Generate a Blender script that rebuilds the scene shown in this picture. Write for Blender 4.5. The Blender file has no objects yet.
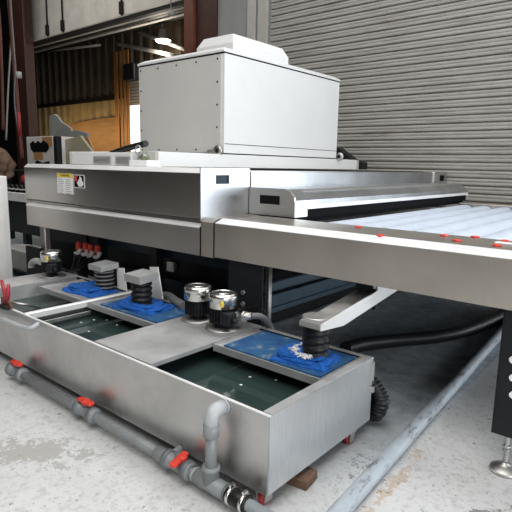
import bpy, bmesh, math, random
from mathutils import Vector, Matrix
random.seed(7)
sc = bpy.context.scene
COL = sc.collection
PI = math.pi

# ------------------------------------------------------------------ camera
YAW, PITCH, ROLL, F = -0.698878, -0.173940, 0.0200477, 512.933
fw = Vector((math.cos(PITCH)*math.sin(YAW), math.cos(PITCH)*math.cos(YAW), math.sin(PITCH)))
r0 = Vector((math.cos(YAW), -math.sin(YAW), 0)); u0 = r0.cross(fw)
rr = r0*math.cos(ROLL)+u0*math.sin(ROLL); uu = -r0*math.sin(ROLL)+u0*math.cos(ROLL)
EYE = Vector((0, 0, 1.35))
cam = bpy.data.objects.new('camera', bpy.data.cameras.new('camera')); COL.objects.link(cam)
M = Matrix((rr, uu, -fw)).transposed().to_4x4(); M.translation = EYE
cam.matrix_world = M
cam.data.sensor_width = 36; cam.data.lens = 36*F/512; cam.data.clip_end = 200; cam.data.clip_start = 0.05
sc.camera = cam

def P(px, py, ax, val):
    """point of the place seen at (px,py) on the plane coordinate[ax]=val"""
    d = fw + rr*((px-256)/F) - uu*((py-256)/F)
    t = (val-EYE[ax])/d[ax]
    return EYE + d*t

# ------------------------------------------------------------------ materials
MATS = {}
def newmat(name):
    m = bpy.data.materials.new(name); m.use_nodes = True
    nt = m.node_tree; b = nt.nodes['Principled BSDF']
    return m, nt, b
def ramp(nt, src, stops):
    r = nt.nodes.new('ShaderNodeValToRGB'); el = r.color_ramp.elements
    while len(el) < len(stops): el.new(0.5)
    for e, (p, c) in zip(el, stops):
        e.position = p; e.color = (*c, 1) if len(c) == 3 else c
    nt.links.new(src, r.inputs[0]); return r.outputs[0]
def noise(nt, scale, stretch=(1, 1, 1), detail=3, rough=0.5, coord='Object'):
    tc = nt.nodes.new('ShaderNodeTexCoord'); mp = nt.nodes.new('ShaderNodeMapping')
    mp.inputs['Scale'].default_value = stretch
    nt.links.new(tc.outputs[coord], mp.inputs[0])
    n = nt.nodes.new('ShaderNodeTexNoise'); n.inputs['Scale'].default_value = scale
    n.inputs['Detail'].default_value = detail; n.inputs['Roughness'].default_value = rough
    nt.links.new(mp.outputs[0], n.inputs[0]); return n.outputs[0]
def bump(nt, b, src, strength, dist=0.01):
    bp = nt.nodes.new('ShaderNodeBump'); bp.inputs['Strength'].default_value = strength
    bp.inputs['Distance'].default_value = dist
    nt.links.new(src, bp.inputs['Height']); nt.links.new(bp.outputs[0], b.inputs['Normal'])
def paint(name, c, rough=0.5, var=0.08, scale=6, metal=0.0, spec=0.5, stretch=(1, 1, 1), bs=0.0):
    m, nt, b = newmat(name)
    n = noise(nt, scale, stretch, 4, 0.6)
    lo = tuple(max(0, x*(1-var)) for x in c); hi = tuple(min(1, x*(1+var)) for x in c)
    nt.links.new(ramp(nt, n, [(0.3, lo), (0.7, hi)]), b.inputs['Base Color'])
    b.inputs['Roughness'].default_value = rough; b.inputs['Metallic'].default_value = metal
    b.inputs['Specular IOR Level'].default_value = spec
    if bs: bump(nt, b, n, bs)
    MATS[name] = m; return m
def steel(name, c, rough, stretch, var=0.06, scale=30, rv=0.08, cloud=0.12, metal=1.0):
    m, nt, b = newmat(name)
    n1 = noise(nt, scale, stretch, 3, 0.6); n2 = noise(nt, 2.2, (1, 1, 1), 4, 0.6)
    mx = nt.nodes.new('ShaderNodeMix'); mx.data_type = 'RGBA'; mx.blend_type = 'MULTIPLY'; mx.inputs[0].default_value = 1
    nt.links.new(ramp(nt, n1, [(0.25, tuple(x*(1-var) for x in c)), (0.75, tuple(min(1, x*(1+var)) for x in c))]), mx.inputs[6])
    nt.links.new(ramp(nt, n2, [(0.3, (1-cloud,)*3), (0.7, (1, 1, 1))]), mx.inputs[7])
    nt.links.new(mx.outputs[2], b.inputs['Base Color'])
    nt.links.new(ramp(nt, n1, [(0.2, (rough-rv,)*3), (0.8, (rough+rv,)*3)]), b.inputs['Roughness'])
    b.inputs['Metallic'].default_value = metal
    bump(nt, b, n1, 0.04, 0.002)
    MATS[name] = m; return m

steel('steel_front', (0.47, 0.45, 0.43), 0.30, (0.05, 1, 14), var=0.03, rv=0.03)
steel('steel_rail', (0.60, 0.555, 0.50), 0.34, (0.05, 1, 14), var=0.03, rv=0.03, cloud=0.2)
steel('steel_side', (0.60, 0.615, 0.64), 0.34, (1, 0.05, 14), cloud=0.35)
steel('steel_lip', (0.90, 0.90, 0.90), 0.42, (0.1, 0.1, 6), metal=0.35)  # paler, less metallic steel: overhead light reflected on edges put into the colour
steel('steel_tank', (0.66, 0.655, 0.64), 0.42, (2, 2, 2), scale=9, cloud=0.25)
steel('steel_tank_end', (0.78, 0.80, 0.82), 0.42, (1, 14, 0.8), scale=10, var=0.09, cloud=0.15)
steel('steel_cover', (0.60, 0.60, 0.60), 0.5, (2, 2, 2), scale=7, cloud=0.4, metal=0.6)
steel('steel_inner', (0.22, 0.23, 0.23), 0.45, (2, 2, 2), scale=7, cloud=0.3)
steel('chrome', (0.78, 0.77, 0.74), 0.24, (1, 1, 1), scale=4, cloud=0.05)
steel('cast_steel', (0.55, 0.54, 0.52), 0.45, (1, 1, 1), scale=10)
paint('cabinet_white', (0.70, 0.70, 0.69), 0.42, 0.03, 2)
paint('cabinet_panel', (0.57, 0.565, 0.54), 0.5, 0.03, 3)
paint('black_gap', (0.006, 0.006, 0.007), 0.8, 0.2, spec=0.1)
paint('black_metal', (0.012, 0.013, 0.015), 0.5, 0.2, spec=0.25)
paint('dark_blue_metal', (0.014, 0.028, 0.045), 0.5, 0.2, spec=0.3)
paint('beam_blue', (0.045, 0.08, 0.115), 0.45, 0.15)
paint('black_rubber', (0.009, 0.009, 0.010), 0.42, 0.2, spec=0.35)
paint('grey_rubber', (0.16, 0.16, 0.16), 0.45, 0.2)
paint('roller_coat', (0.50, 0.55, 0.63), 0.45, 0.05, 4)
paint('pvc_grey', (0.22, 0.235, 0.24), 0.38, 0.12, 12)
paint('pvc_light', (0.42, 0.44, 0.45), 0.4, 0.1, 12)
paint('pvc_collar', (0.13, 0.145, 0.155), 0.4, 0.1, 12)
paint('valve_red', (0.72, 0.055, 0.03), 0.4, 0.12)
paint('caster_red', (0.35, 0.03, 0.04), 0.45, 0.2)
paint('towel_blue', (0.003, 0.085, 0.36), 0.95, 0.35, 60, bs=0.6)
paint('white_tape', (0.8, 0.8, 0.8), 0.6, 0.1)
paint('yellow_label', (0.75, 0.58, 0.08), 0.5, 0.05)
paint('red_label', (0.6, 0.05, 0.04), 0.5, 0.05)
paint('text_grey', (0.3, 0.3, 0.32), 0.6, 0.05)
paint('rust_brown', (0.045, 0.014, 0.008), 0.55, 0.25, 5)
paint('rust_brown_light', (0.13, 0.04, 0.022), 0.5, 0.2, 5)
paint('concrete_grey', (0.27, 0.275, 0.27), 0.8, 0.12, 4, stretch=(1, 1, 0.3))
paint('trim_beige', (0.42, 0.40, 0.36), 0.7, 0.08, 4)
paint('insulation_white', (0.62, 0.60, 0.56), 0.6, 0.12, 3)
paint('beam_dark', (0.012, 0.011, 0.010), 0.6, 0.2, spec=0.2)
paint('beam_light', (0.40, 0.38, 0.35), 0.6, 0.15)
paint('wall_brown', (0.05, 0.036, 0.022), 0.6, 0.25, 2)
paint('wall_brown_lit', (0.34, 0.25, 0.12), 0.6, 0.25, 2)  # lamp-lit tone of the brown far wall, painted in
paint('timber', (0.26, 0.11, 0.025), 0.65, 0.2, 4, stretch=(4, 4, 0.4))
paint('plywood', (0.24, 0.125, 0.045), 0.7, 0.18, 3, stretch=(0.5, 1, 3))
paint('cardboard', (0.48, 0.25, 0.10), 0.8, 0.1, 6)
paint('paper_white', (0.72, 0.70, 0.68), 0.7, 0.06, 6)
paint('beige_board', (0.44, 0.40, 0.28), 0.8, 0.08, 4)
paint('sheet_grey', (0.36, 0.37, 0.35), 0.6, 0.1, 4)
paint('wood_block', (0.16, 0.095, 0.06), 0.8, 0.3, 12, stretch=(1, 6, 6))
paint('hose_red', (0.13, 0.035, 0.022), 0.5, 0.15)
paint('green_valve', (0.20, 0.24, 0.14), 0.5, 0.3, 20)
paint('room_wall', (0.09, 0.075, 0.06), 0.8, 0.15, 1.5)
paint('room_ceiling', (0.35, 0.33, 0.31), 0.8, 0.1, 1)

def floor_mat():
    m, nt, b = newmat('painted_concrete')
    L = nt.links
    big = noise(nt, 1.1, (1, 1, 1), 5, 0.6)
    fine = noise(nt, 28, (1, 1, 1), 4, 0.65)
    med = noise(nt, 9, (1, 1, 1), 6, 0.7)
    def mix(fac, a, c, blend='MIX'):
        x = nt.nodes.new('ShaderNodeMix'); x.data_type = 'RGBA'; x.blend_type = blend
        if isinstance(fac, float): x.inputs[0].default_value = fac
        else: L.new(fac, x.inputs[0])
        for s, v in ((6, a), (7, c)):
            if isinstance(v, tuple): x.inputs[s].default_value = (*v, 1)
            else: L.new(v, x.inputs[s])
        return x.outputs[2]
    def math_(op, a, c=None, d=None):
        x = nt.nodes.new('ShaderNodeMath'); x.operation = op; x.use_clamp = False
        for i, v in enumerate((a, c, d)):
            if v is None: continue
            if isinstance(v, (int, float)): x.inputs[i].default_value = v
            else: L.new(v, x.inputs[i])
        return x.outputs[0]
    base = mix(ramp(nt, big, [(0.35, (0, 0, 0)), (0.7, (1, 1, 1))]), (0.54, 0.545, 0.545), (0.64, 0.64, 0.64))
    base = mix(ramp(nt, fine, [(0.50, (0, 0, 0)), (0.66, (.55, .55, .55))]), base, (0.40, 0.395, 0.39))
    grit = ramp(nt, noise(nt, 55, (1, 1, 1), 3, 0.7), [(0.60, (0, 0, 0)), (0.68, (.75, .75, .75))])
    base = mix(grit, base, (0.27, 0.265, 0.26))
    # worn patch of bare concrete at the left front
    tc = nt.nodes.new('ShaderNodeTexCoord')
    geo = nt.nodes.new('ShaderNodeNewGeometry')
    def blob(cx, cy, sx, sy, rot, edge=0.9):
        mp = nt.nodes.new('ShaderNodeMapping'); mp.vector_type = 'TEXTURE'
        mp.inputs['Location'].default_value = (cx, cy, 0); mp.inputs['Rotation'].default_value = (0, 0, rot)
        mp.inputs['Scale'].default_value = (sx, sy, 1)
        L.new(geo.outputs['Position'], mp.inputs[0])
        sp = nt.nodes.new('ShaderNodeSeparateXYZ'); L.new(mp.outputs[0], sp.inputs[0])
        d = math_('SQRT', math_('ADD', math_('MULTIPLY', sp.outputs[0], sp.outputs[0]), math_('MULTIPLY', sp.outputs[1], sp.outputs[1])))
        return math_('ADD', math_('SUBTRACT', 1.0, d), math_('MULTIPLY', math_('SUBTRACT', med, 0.5), 3.2))
    chips = math_('MULTIPLY', math_('SUBTRACT', noise(nt, 34, (1, 1, 1), 5, 0.8), 0.5), 3.0)
    patch = math_('GREATER_THAN', math_('ADD', blob(-2.22, 1.03, 0.36, 0.14, 0.65), chips), 0.35)
    base = mix(math_('MULTIPLY', patch, 0.85), base, (0.36, 0.355, 0.335))
    patch2 = math_('GREATER_THAN', math_('ADD', blob(-2.6, 1.18, 0.5, 0.13, 0.3), chips), 0.95)
    base = mix(patch2, base, (0.45, 0.44, 0.42))
    dirt = math_('GREATER_THAN', math_('ADD', math_('MULTIPLY', blob(-0.98, 2.0, 0.20, 0.42, 0.1), 0.8), math_('MULTIPLY', chips, 1.6)), 0.85)
    base = mix(dirt, base, (0.13, 0.125, 0.12))
    specks = ramp(nt, noise(nt, 16, (1, 1, 1), 5, 0.75), [(0.63, (0, 0, 0)), (0.67, (1, 1, 1))])
    base = mix(specks, base, (0.19, 0.185, 0.18))
    # mottled bluish shade behind the conduit, under the machine, painted into the floor
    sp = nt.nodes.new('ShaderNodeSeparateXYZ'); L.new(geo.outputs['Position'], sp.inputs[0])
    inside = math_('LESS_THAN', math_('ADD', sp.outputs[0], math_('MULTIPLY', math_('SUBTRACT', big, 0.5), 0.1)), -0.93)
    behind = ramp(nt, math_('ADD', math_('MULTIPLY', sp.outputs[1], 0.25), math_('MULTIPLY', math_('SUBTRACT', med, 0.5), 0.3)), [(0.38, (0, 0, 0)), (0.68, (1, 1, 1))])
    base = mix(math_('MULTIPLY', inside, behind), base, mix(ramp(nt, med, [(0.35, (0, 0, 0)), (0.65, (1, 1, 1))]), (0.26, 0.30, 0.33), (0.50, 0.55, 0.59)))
    # rusty line along the conduit
    ru = math_('GREATER_THAN', math_('ADD', math_('MULTIPLY', blob(-0.825, 1.85, 0.035, 0.55, 0.06), 0.6), chips), 0.25)
    base = mix(math_('MULTIPLY', ru, 0.5), base, (0.42, 0.27, 0.15))
    scr = math_('GREATER_THAN', math_('ADD', blob(-0.50, 2.0, 0.02, 0.28, -0.75), chips), 0.75)
    base = mix(math_('MULTIPLY', scr, 0.8), base, (0.16, 0.155, 0.15))
    L.new(base, b.inputs['Base Color'])
    b.inputs['Roughness'].default_value = 0.55
    bump(nt, b, fine, 0.25, 0.004)
    return m
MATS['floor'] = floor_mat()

def mat_shutter():
    m, nt, b = newmat('shutter_paint')
    n = noise(nt, 3, (0.4, 1, 6), 6, 0.75)
    nt.links.new(ramp(nt, n, [(0.3, (0.23, 0.215, 0.185)), (0.5, (0.36, 0.345, 0.31)), (0.75, (0.44, 0.425, 0.39))]), b.inputs['Base Color'])
    b.inputs['Roughness'].default_value = 0.6
    MATS['shutter'] = m
mat_shutter()
def mat_mat():
    m, nt, b = newmat('filter_mat')
    n = noise(nt, 9, (1, 1, 1), 6, 0.7); f = noise(nt, 120, (1, 1, 1), 2)
    nt.links.new(ramp(nt, n, [(0.33, (0.22, 0.25, 0.27)), (0.43, (0.02, 0.10, 0.22)), (0.6, (0.006, 0.06, 0.19))]), b.inputs['Base Color'])
    b.inputs['Roughness'].default_value = 0.9; bump(nt, b, f, 0.5)
    MATS['filter_mat'] = m
mat_mat()
def mat_water():
    m, nt, b = newmat('tank_water')
    b.inputs['Base Color'].default_value = (0.045, 0.075, 0.07, 1)
    b.inputs['Roughness'].default_value = 0.05; b.inputs['IOR'].default_value = 1.33
    b.inputs['Transmission Weight'].default_value = 0.35
    bump(nt, b, noise(nt, 7, (1, 1, 1), 3), 0.08)
    MATS['water'] = m
mat_water()
def mat_conduit():
    m, nt, b = newmat('conduit')
    n = noise(nt, 7, (3, 0.8, 3), 5, 0.7)
    nt.links.new(ramp(nt, n, [(0.36, (0.12, 0.13, 0.14)), (0.45, (0.36, 0.40, 0.44)), (0.8, (0.46, 0.52, 0.57))]), b.inputs['Base Color'])
    b.inputs['Roughness'].default_value = 0.45; MATS['conduit'] = m
mat_conduit()
def mat_glow(name, c, s):
    m, nt, b = newmat(name)
    b.inputs['Base Color'].default_value = (*c, 1); b.inputs['Emission Color'].default_value = (*c, 1)
    b.inputs['Emission Strength'].default_value = s; MATS[name] = m
mat_glow('lamp_glow', (1, 0.93, 0.78), 14); mat_glow('daylight', (0.9, 0.93, 1.0), 1.6)

# ------------------------------------------------------------------ geometry helpers
class G:
    def __init__(s): s.bm = bmesh.new()
    def box(s, a, b, bev=0.0, rot=None):
        a = Vector(a); b = Vector(b); c = (a+b)/2; d = b-a
        t = bmesh.new(); bmesh.ops.create_cube(t, size=1)
        for v in t.verts: v.co = Vector((v.co.x*abs(d.x), v.co.y*abs(d.y), v.co.z*abs(d.z)))
        if bev: bmesh.ops.bevel(t, geom=t.edges[:], offset=bev, segments=2, profile=0.5, affect='EDGES')
        if rot is not None:
            for v in t.verts: v.co = rot @ v.co
        for v in t.verts: v.co += c
        return s.merge(t)
    def merge(s, t):
        me = bpy.data.meshes.new('t'); t.to_mesh(me); t.free(); s.bm.from_mesh(me); bpy.data.meshes.remove(me); return s
    def prism(s, pts, axis, a, b):
        """polygon pts in the two other axes, swept along axis from a to b"""
        t = bmesh.new()
        def mk(p, w):
            q = list(p); q.insert(axis, w); return t.verts.new(q)
        A = [mk(p, a) for p in pts]; B = [mk(p, b) for p in pts]; n = len(pts)
        t.faces.new(A); t.faces.new(B[::-1])
        for i in range(n): t.faces.new((A[i], B[i], B[(i+1) % n], A[(i+1) % n]))
        bmesh.ops.recalc_face_normals(t, faces=t.faces[:]); return s.merge(t)
    def tube(s, pts, rad, seg=14, cap=True):
        pts = [Vector(p) for p in pts]; rads = rad if isinstance(rad, (list, tuple)) else [rad]*len(pts)
        t = bmesh.new(); rings = []; prev = None
        for i, p in enumerate(pts):
            if i == 0: d = pts[1]-p
            elif i == len(pts)-1: d = p-pts[i-1]
            else:
                d1 = (p-pts[i-1]); d2 = (pts[i+1]-p)
                d = (d1.normalized() if d1.length > 1e-9 else d1)+(d2.normalized() if d2.length > 1e-9 else d2)
            if d.length < 1e-9: d = prev[0]
            d = d.normalized()
            if prev is None:
                up = Vector((0, 0, 1)) if abs(d.z) < 0.9 else Vector((1, 0, 0)); x = d.cross(up).normalized()
            else:
                x = (prev[1]-d*prev[1].dot(d)).normalized()
            y = d.cross(x); prev = (d, x)
            rings.append([t.verts.new(p+(x*math.cos(2*PI*k/seg)+y*math.sin(2*PI*k/seg))*rads[i]) for k in range(seg)])
        for a, b in zip(rings, rings[1:]):
            for k in range(seg):
                f = t.faces.new((a[k], a[(k+1) % seg], b[(k+1) % seg], b[k])); f.smooth = True
        if cap: t.faces.new(rings[0][::-1]); t.faces.new(rings[-1])
        bmesh.ops.recalc_face_normals(t, faces=t.faces[:]); return s.merge(t)
    def lathe(s, c, prof, seg=28, axis=2):
        """prof: list of (radius, height along axis)"""
        t = bmesh.new(); c = Vector(c); rings = []
        for r, h in prof:
            ring = []
            for k in range(seg):
                a = 2*PI*k/seg; q = [r*math.cos(a), r*math.sin(a)]; q.insert(axis, h); ring.append(t.verts.new(c+Vector(q)))
            rings.append(ring)
        for a, b in zip(rings, rings[1:]):
            for k in range(seg): f = t.faces.new((a[k], a[(k+1) % seg], b[(k+1) % seg], b[k])); f.smooth = True
        t.faces.new(rings[0][::-1]); t.faces.new(rings[-1])
        bmesh.ops.recalc_face_normals(t, faces=t.faces[:]); return s.merge(t)
    def quad(s, *p):
        s.bm.faces.new([s.bm.verts.new(q) for q in p]); return s

def smooth_path(pts, n=8):
    pts = [Vector(p) for p in pts]; out = []
    for i in range(len(pts)-1):
        p0 = pts[max(i-1, 0)]; p1 = pts[i]; p2 = pts[i+1]; p3 = pts[min(i+2, len(pts)-1)]
        for k in range(n):
            t = k/n
            out.append(0.5*((2*p1)+(-p0+p2)*t+(2*p0-5*p1+4*p2-p3)*t*t+(-p0+3*p1-3*p2+p3)*t**3))
    out.append(pts[-1]); return out

WORLD = {}
def obj(name, g, mat, parent=None, label=None):
    bm = g.bm; me = bpy.data.meshes.new(name)
    if parent is None:
        xs = [v.co for v in bm.verts]
        o0 = Vector(((min(v.x for v in xs)+max(v.x for v in xs))/2, (min(v.y for v in xs)+max(v.y for v in xs))/2, min(v.z for v in xs)))
    else: o0 = WORLD[parent.name]
    for v in bm.verts: v.co -= o0
    bm.to_mesh(me); bm.free(); me.materials.append(MATS[mat])
    o = bpy.data.objects.new(name, me); COL.objects.link(o)
    if parent is None: o.location = o0
    else: o.parent = parent
    WORLD[o.name] = o0.copy()
    if label: o['label'] = label
    return o
def tag(o, label, cat, group=None, kind=None):
    o['label'] = label; o['category'] = cat
    if group: o['group'] = group
    if kind: o['kind'] = kind
    return o
def thing(name, loc, label, cat, group=None):
    o = bpy.data.objects.new(name, None); COL.objects.link(o); o.location = loc; o.empty_display_size = 0.1
    WORLD[o.name] = Vector(loc); return tag(o, label, cat, group)
def struct(name, g, mat):
    o = obj(name, g, mat); o['kind'] = 'structure'; return o
def dup(root, loc, label):
    r = root.copy(); COL.objects.link(r); r.location = loc; r['label'] = label
    for ch in list(root.children):
        c = ch.copy(); COL.objects.link(c); c.parent = r
        for g in list(ch.children):
            d = g.copy(); COL.objects.link(d); d.parent = c
    return r

# ================================================================== SETTING
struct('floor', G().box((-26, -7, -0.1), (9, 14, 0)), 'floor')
YS = 6.7
# roll-up shutter door: one profile of curved slats swept along X
prof = []
z = 0.0; per = 0.0965
while z < 5.6:
    for dz, dy in ((0.0, 0.016), (0.003, 0.016), (0.006, -0.016), (0.012, -0.023), (0.028, -0.026), (0.042, -0.023), (0.047, -0.015), (0.052, -0.022), (0.068, -0.025), (0.080, -0.021), (0.0855, -0.012), (0.088, 0.016)):
        prof.append((YS+dy, z+dz))
    z += per
g = G(); bm = g.bm
A = [bm.verts.new((-5.40, y, zz)) for y, zz in prof]; B = [bm.verts.new((-0.5, y, zz)) for y, zz in prof]
for i in range(len(prof)-1): bm.faces.new((A[i], B[i], B[i+1], A[i+1]))
door = struct('door_1', g, 'shutter')
door['label'] = 'large grey roll-up shutter door of narrow horizontal slats'
struct('wall_back', G().box((-6.62, YS, 0), (-5.40, YS+0.25, 6.4)).box((-6.62, YS+0.05, 5.5), (9, YS+0.3, 6.4)).box((7.5, YS, 0), (9, YS+0.25, 6.4)).box((-0.5, YS, 0), (-0.1, YS+0.25, 5.5)).box((-5.44, YS+0.03, 0), (-0.5, YS+0.1, 5.5)), 'concrete_grey')
struct('trim_1', G().box((-5.66, YS-0.05, 0), (-5.46, YS-0.002, 6.2), 0.01).box((-5.90, YS-0.03, 0), (-5.72, YS-0.002, 6.2), 0.01), 'trim_beige')
struct('ceiling', G().box((-26, -7, 6.4), (9, 14, 6.5)), 'room_ceiling')
struct('wall_right', G().box((9, -7, 0), (9.1, 6.9, 6.4)), 'room_wall')
struct('wall_left', G().box((-26.1, -7, 0), (-26, 14, 6.4)), 'room_wall')
struct('wall_front', G().box((-26, -7.1, 0), (9, -7, 6.4)), 'room_wall')
# far wall: ribbed sheet, warm light painted into the colour below the girt
def ribs(x0, x1, z0, z1, Y, per=0.42, depth=0.10):
    g = G(); bm = g.bm; pts = []; x = x0
    while x < x1:
        pts += [(x, Y), (x+per*0.36, Y), (x+per*0.45, Y-depth), (x+per*0.90, Y-depth)]; x += per
    A = [bm.verts.new((p[0], p[1], z0)) for p in pts]; B = [bm.verts.new((p[0], p[1], z1)) for p in pts]
    for i in range(len(pts)-1): bm.faces.new((A[i], A[i+1], B[i+1], B[i]))
    return g
YW = 9.5
zg = P(77, 103, 1, YW).z
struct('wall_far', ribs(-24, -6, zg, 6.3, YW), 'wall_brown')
struct('wall_far_lower', ribs(-24, -6, 0, zg, YW+0.005), 'wall_brown_lit')
struct('trim_2', G().box((-24, YW-0.16, zg-0.05), (-12.9, YW-0.08, zg+0.06)), 'beam_dark')

# ================================================================== STEEL COLUMNS, ROOF
def column(xa, xb, label):
    t = thing('steel_column', ((xa+xb)/2, YS+0.2, 0), label, 'column', 'brown steel columns of the building')
    w = xb-xa
    obj('flange', G().box((xa, YS-0.10, 0), (xa+w*0.31, YS-0.04, 6.39)), 'rust_brown_light', t)
    obj('web', G().box((xa+0.02, YS-0.038, 0), (xb, YS-0.005, 6.39)), 'rust_brown', t)
    return t
column(P(184, 20, 1, YS-0.1).x, P(217, 20, 1, YS-0.03).x, 'brown painted steel column beside the grey wall, above the white cabinet')
t = thing('steel_column', (-13.65, YS+0.1, 0), 'brown steel column at the far left, with hoses hanging past it', 'column', 'brown steel columns of the building')
obj('flange', G().box((-14.0, YS-0.12, 0), (-13.27, YS-0.06, 6.39), 0.01), 'rust_brown', t)
obj('web', G().box((-13.66, YS-0.06, 0), (-13.60, YS+0.3, 6.39)), 'rust_brown', t)
# dark wall piece beyond the left column
struct('trim_3', G().box((-20, YS+0.32, 0), (-13.9, YS+0.4, 6.39)), 'black_gap')

# white overhead panel (long enclosed duct) between the columns
ya = YS+0.45
pa = P(30, 43, 1, ya); pb = P(186, 0, 1, ya)
t = thing('overhead_duct', (pa.x, ya, pa.z), 'long off-white overhead duct hung by thin rods below the roof', 'duct')
obj('casing', G().box((-14.4, ya, pa.z+0.03), (-6.95, ya+0.14, 6.3)), 'insulation_white', t)
for px in (46.5, 62, 121.5):
    p = P(px, 10, 1, ya-0.03)
    g = G().tube([(p.x, ya-0.03, pa.z+0.02), (p.x, ya-0.03, 6.39)], 0.02, 8)
    g.box((p.x-0.05, ya-0.07, pa.z+0.05), (p.x+0.05, ya-0.005, pa.z+0.3), 0.01)
    obj('hanger_rod', g, 'beam_dark', t)
beams = [  # px,py -> px,py along X at plane Y, thickness, material
    ((32, 45), (186, 5), 7.05, 0.10, 'beam_dark', 'dark steel beam directly under the white overhead duct'),
    ((32, 47), (186, 14), 7.5, 0.07, 'beam_light', 'upper pale pipe below the overhead duct'),
    ((32, 49), (186, 24), 8.0, 0.09, 'beam_dark', 'middle dark roof beam left of the brown column'),
    ((32, 52), (186, 30), 8.3, 0.09, 'beam_light', 'wider pale roof purlin under the duct'),
    ((32, 54), (186, 39), 8.7, 0.08, 'beam_dark', 'lowest dark beam just above the ribbed far wall')]
for a, b, Y, th, m, lab in beams:
    p = P(*a, 1, Y); q = P(*b, 1, Y); zc = (p.z+q.z)/2
    gg = G().box((p.x-0.3, Y-0.06, p.z-th*0.4), (q.x+0.6, Y+0.06, p.z+th*0.4))
    tag(obj('roof_beam', gg, m), lab, 'beam', 'horizontal beams under the roof')
for a, b, Y, rd, m, lab in (((118, 44), (186, 58), 8.9, 0.05, 'beam_light', 'pale diagonal brace pipe near the high-bay lamp, lower of two'),
                        ((140, 33), (186, 50), 9.2, 0.05, 'beam_light', 'pale diagonal brace pipe crossing behind the high-bay lamp'),
                        ((32, 53), (100, 45), 8.95, 0.035, 'beam_light', 'thin pale conduit running across the top of the ribbed wall')):
    e0 = P(*a, 1, Y); e1 = P(*b, 1, Y)
    t = thing('brace_pipe', (e0.x, Y, e0.z), lab, 'pipe', 'brace pipes under the roof')
    obj('pipe', G().tube([e0, e1], rd, 8), m, t)
    for e in (e0, e1): obj('hanger', G().tube([(e.x, Y, e.z), (e.x, Y, 6.4)], 0.012, 6), 'beam_dark', t)
# far lamp
lp = P(163, 41, 1, 8.8); LS = 0.55
t = thing('high_bay_lamp', (lp.x, lp.y, lp.z), 'lit high-bay lamp under the roof between column and duct', 'lamp')
obj('shade', G().lathe((lp.x, lp.y, lp.z), [(0.07, 0.28), (0.09, 0.22), (0.13, 0.06), (0.19, 0.02)]).tube([(lp.x, lp.y, lp.z+0.3), (lp.x, lp.y, 6.38)], 0.012, 6), 'beam_light', t)
obj('bulb_lens', G().lathe((lp.x, lp.y, lp.z), [(0.06, -0.05), (0.14, -0.035), (0.19, 0.01), (0.18, 0.019)]), 'lamp_glow', t)
p = P(171, 13, 1, 6.98)
tag(obj('junction_cap', G().lathe(p, [(0.03, -0.06), (0.07, -0.04), (0.07, 0.03), (0.03, 0.06)], 14).tube([p, (p.x, p.y, 6.4)], 0.012, 6), 'beam_light'), 'small round pale fitting hanging at the end of the overhead duct', 'fitting')

# timber studs, plywood, small shutter window at the far wall
for a, b, lab in ((115, 118.5, 'leftmost orange timber stud standing against the far wall'), (120.5, 122.3, 'narrow timber stud, second from left at the far wall'), (124, 126, 'narrow timber stud, third from left at the far wall'), (127.3, 129.5, 'timber stud nearest the white cabinet at the far wall')):
    p = P(a, 100, 1, YW-0.35); q = P(b, 100, 1, YW-0.35)
    tag(obj('timber_stud', G().box((p.x, YW-0.365, 0), (q.x, YW-0.335, P(115, 52, 1, YW-0.35).z), 0.008), 'timber'), lab, 'stud', 'timber studs at the far wall')
p = P(68, 123, 1, YW-0.25); q = P(116, 119, 1, YW-0.25)
tag(obj('plywood_sheet', G().prism([(p.x, 0), (q.x+0.1, 0), (q.x+0.1, q.z+0.04), (q.x-0.5, q.z+0.05), (p.x+0.3, p.z-0.02), (p.x, p.z-0.1)], 1, YW-0.28, YW-0.24), 'plywood'), 'orange plywood sheet leaning low on the far ribbed wall', 'board')
p = P(130.5, 106, 1, YW-0.1); q = P(138.5, 106, 1, YW-0.1)
struct('window_1', G().box((p.x, YW-0.13, 0.5), (q.x+1.0, YW-0.10, p.z)), 'daylight')
g = G(); zt = P(132, 78, 1, YW-0.1).z; z = p.z
while z < zt: g.box((p.x, YW-0.16, z), (q.x+1.0, YW-0.12, z+0.07), 0.012); z += 0.085
struct('door_2', g, 'shutter')
pc = P(131, 72, 1, YW-0.5)
tag(obj('wall_speaker', G().box((pc.x-0.25, YW-0.6, pc.z-0.22), (pc.x+0.25, YW-0.35, pc.z+0.22), 0.04), 'black_metal'), 'black boxy unit on the far studs, left of the white cabinet', 'equipment')

# ================================================================== GLASS WASHING MACHINE
XL, XR, YF = -4.81, -2.425, 2.32
mc = thing('washing_machine', (-3.6, 4.2, 0), 'long stainless steel glass washing machine with folded front panels', 'machine')
obj('body', G().box((XL+0.01, YF+0.05, 0.80), (XR-0.012, 6.25, 1.315)), 'steel_front', mc)
# upper front panel with bright lip above and below
obj('upper_panel', G().prism([(YF, 1.298), (YF, 1.005), (YF+0.04, 0.985), (YF+0.05, 1.30)], 0, XL, XR-0.004), 'steel_front', mc)
obj('upper_lip', G().prism([(YF-0.001, 1.298), (YF+0.001, 1.292), (YF+0.3, 1.30), (YF+0.3, 1.328), (YF+0.035, 1.328)], 0, XL, XR-0.004), 'steel_lip', mc, 'bright folded top edge')
obj('lower_panel', G().prism([(YF, 0.945), (YF, 0.757), (YF+0.04, 0.757), (YF+0.05, 0.96)], 0, XL, XR-0.012), 'steel_front', mc)
obj('lower_lip', G().prism([(YF-0.002, 0.947), (YF-0.002, 0.94), (YF+0.045, 0.955), (YF+0.045, 0.968), (YF+0.03, 0.970)], 0, XL, XR-0.012), 'steel_lip', mc, 'bright folded ledge of the lower panel')
obj('left_end', G().box((XL-0.004, YF+0.002, 0.757), (XL+0.01, 6.25, 1.30)), 'steel_front', mc)
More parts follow.
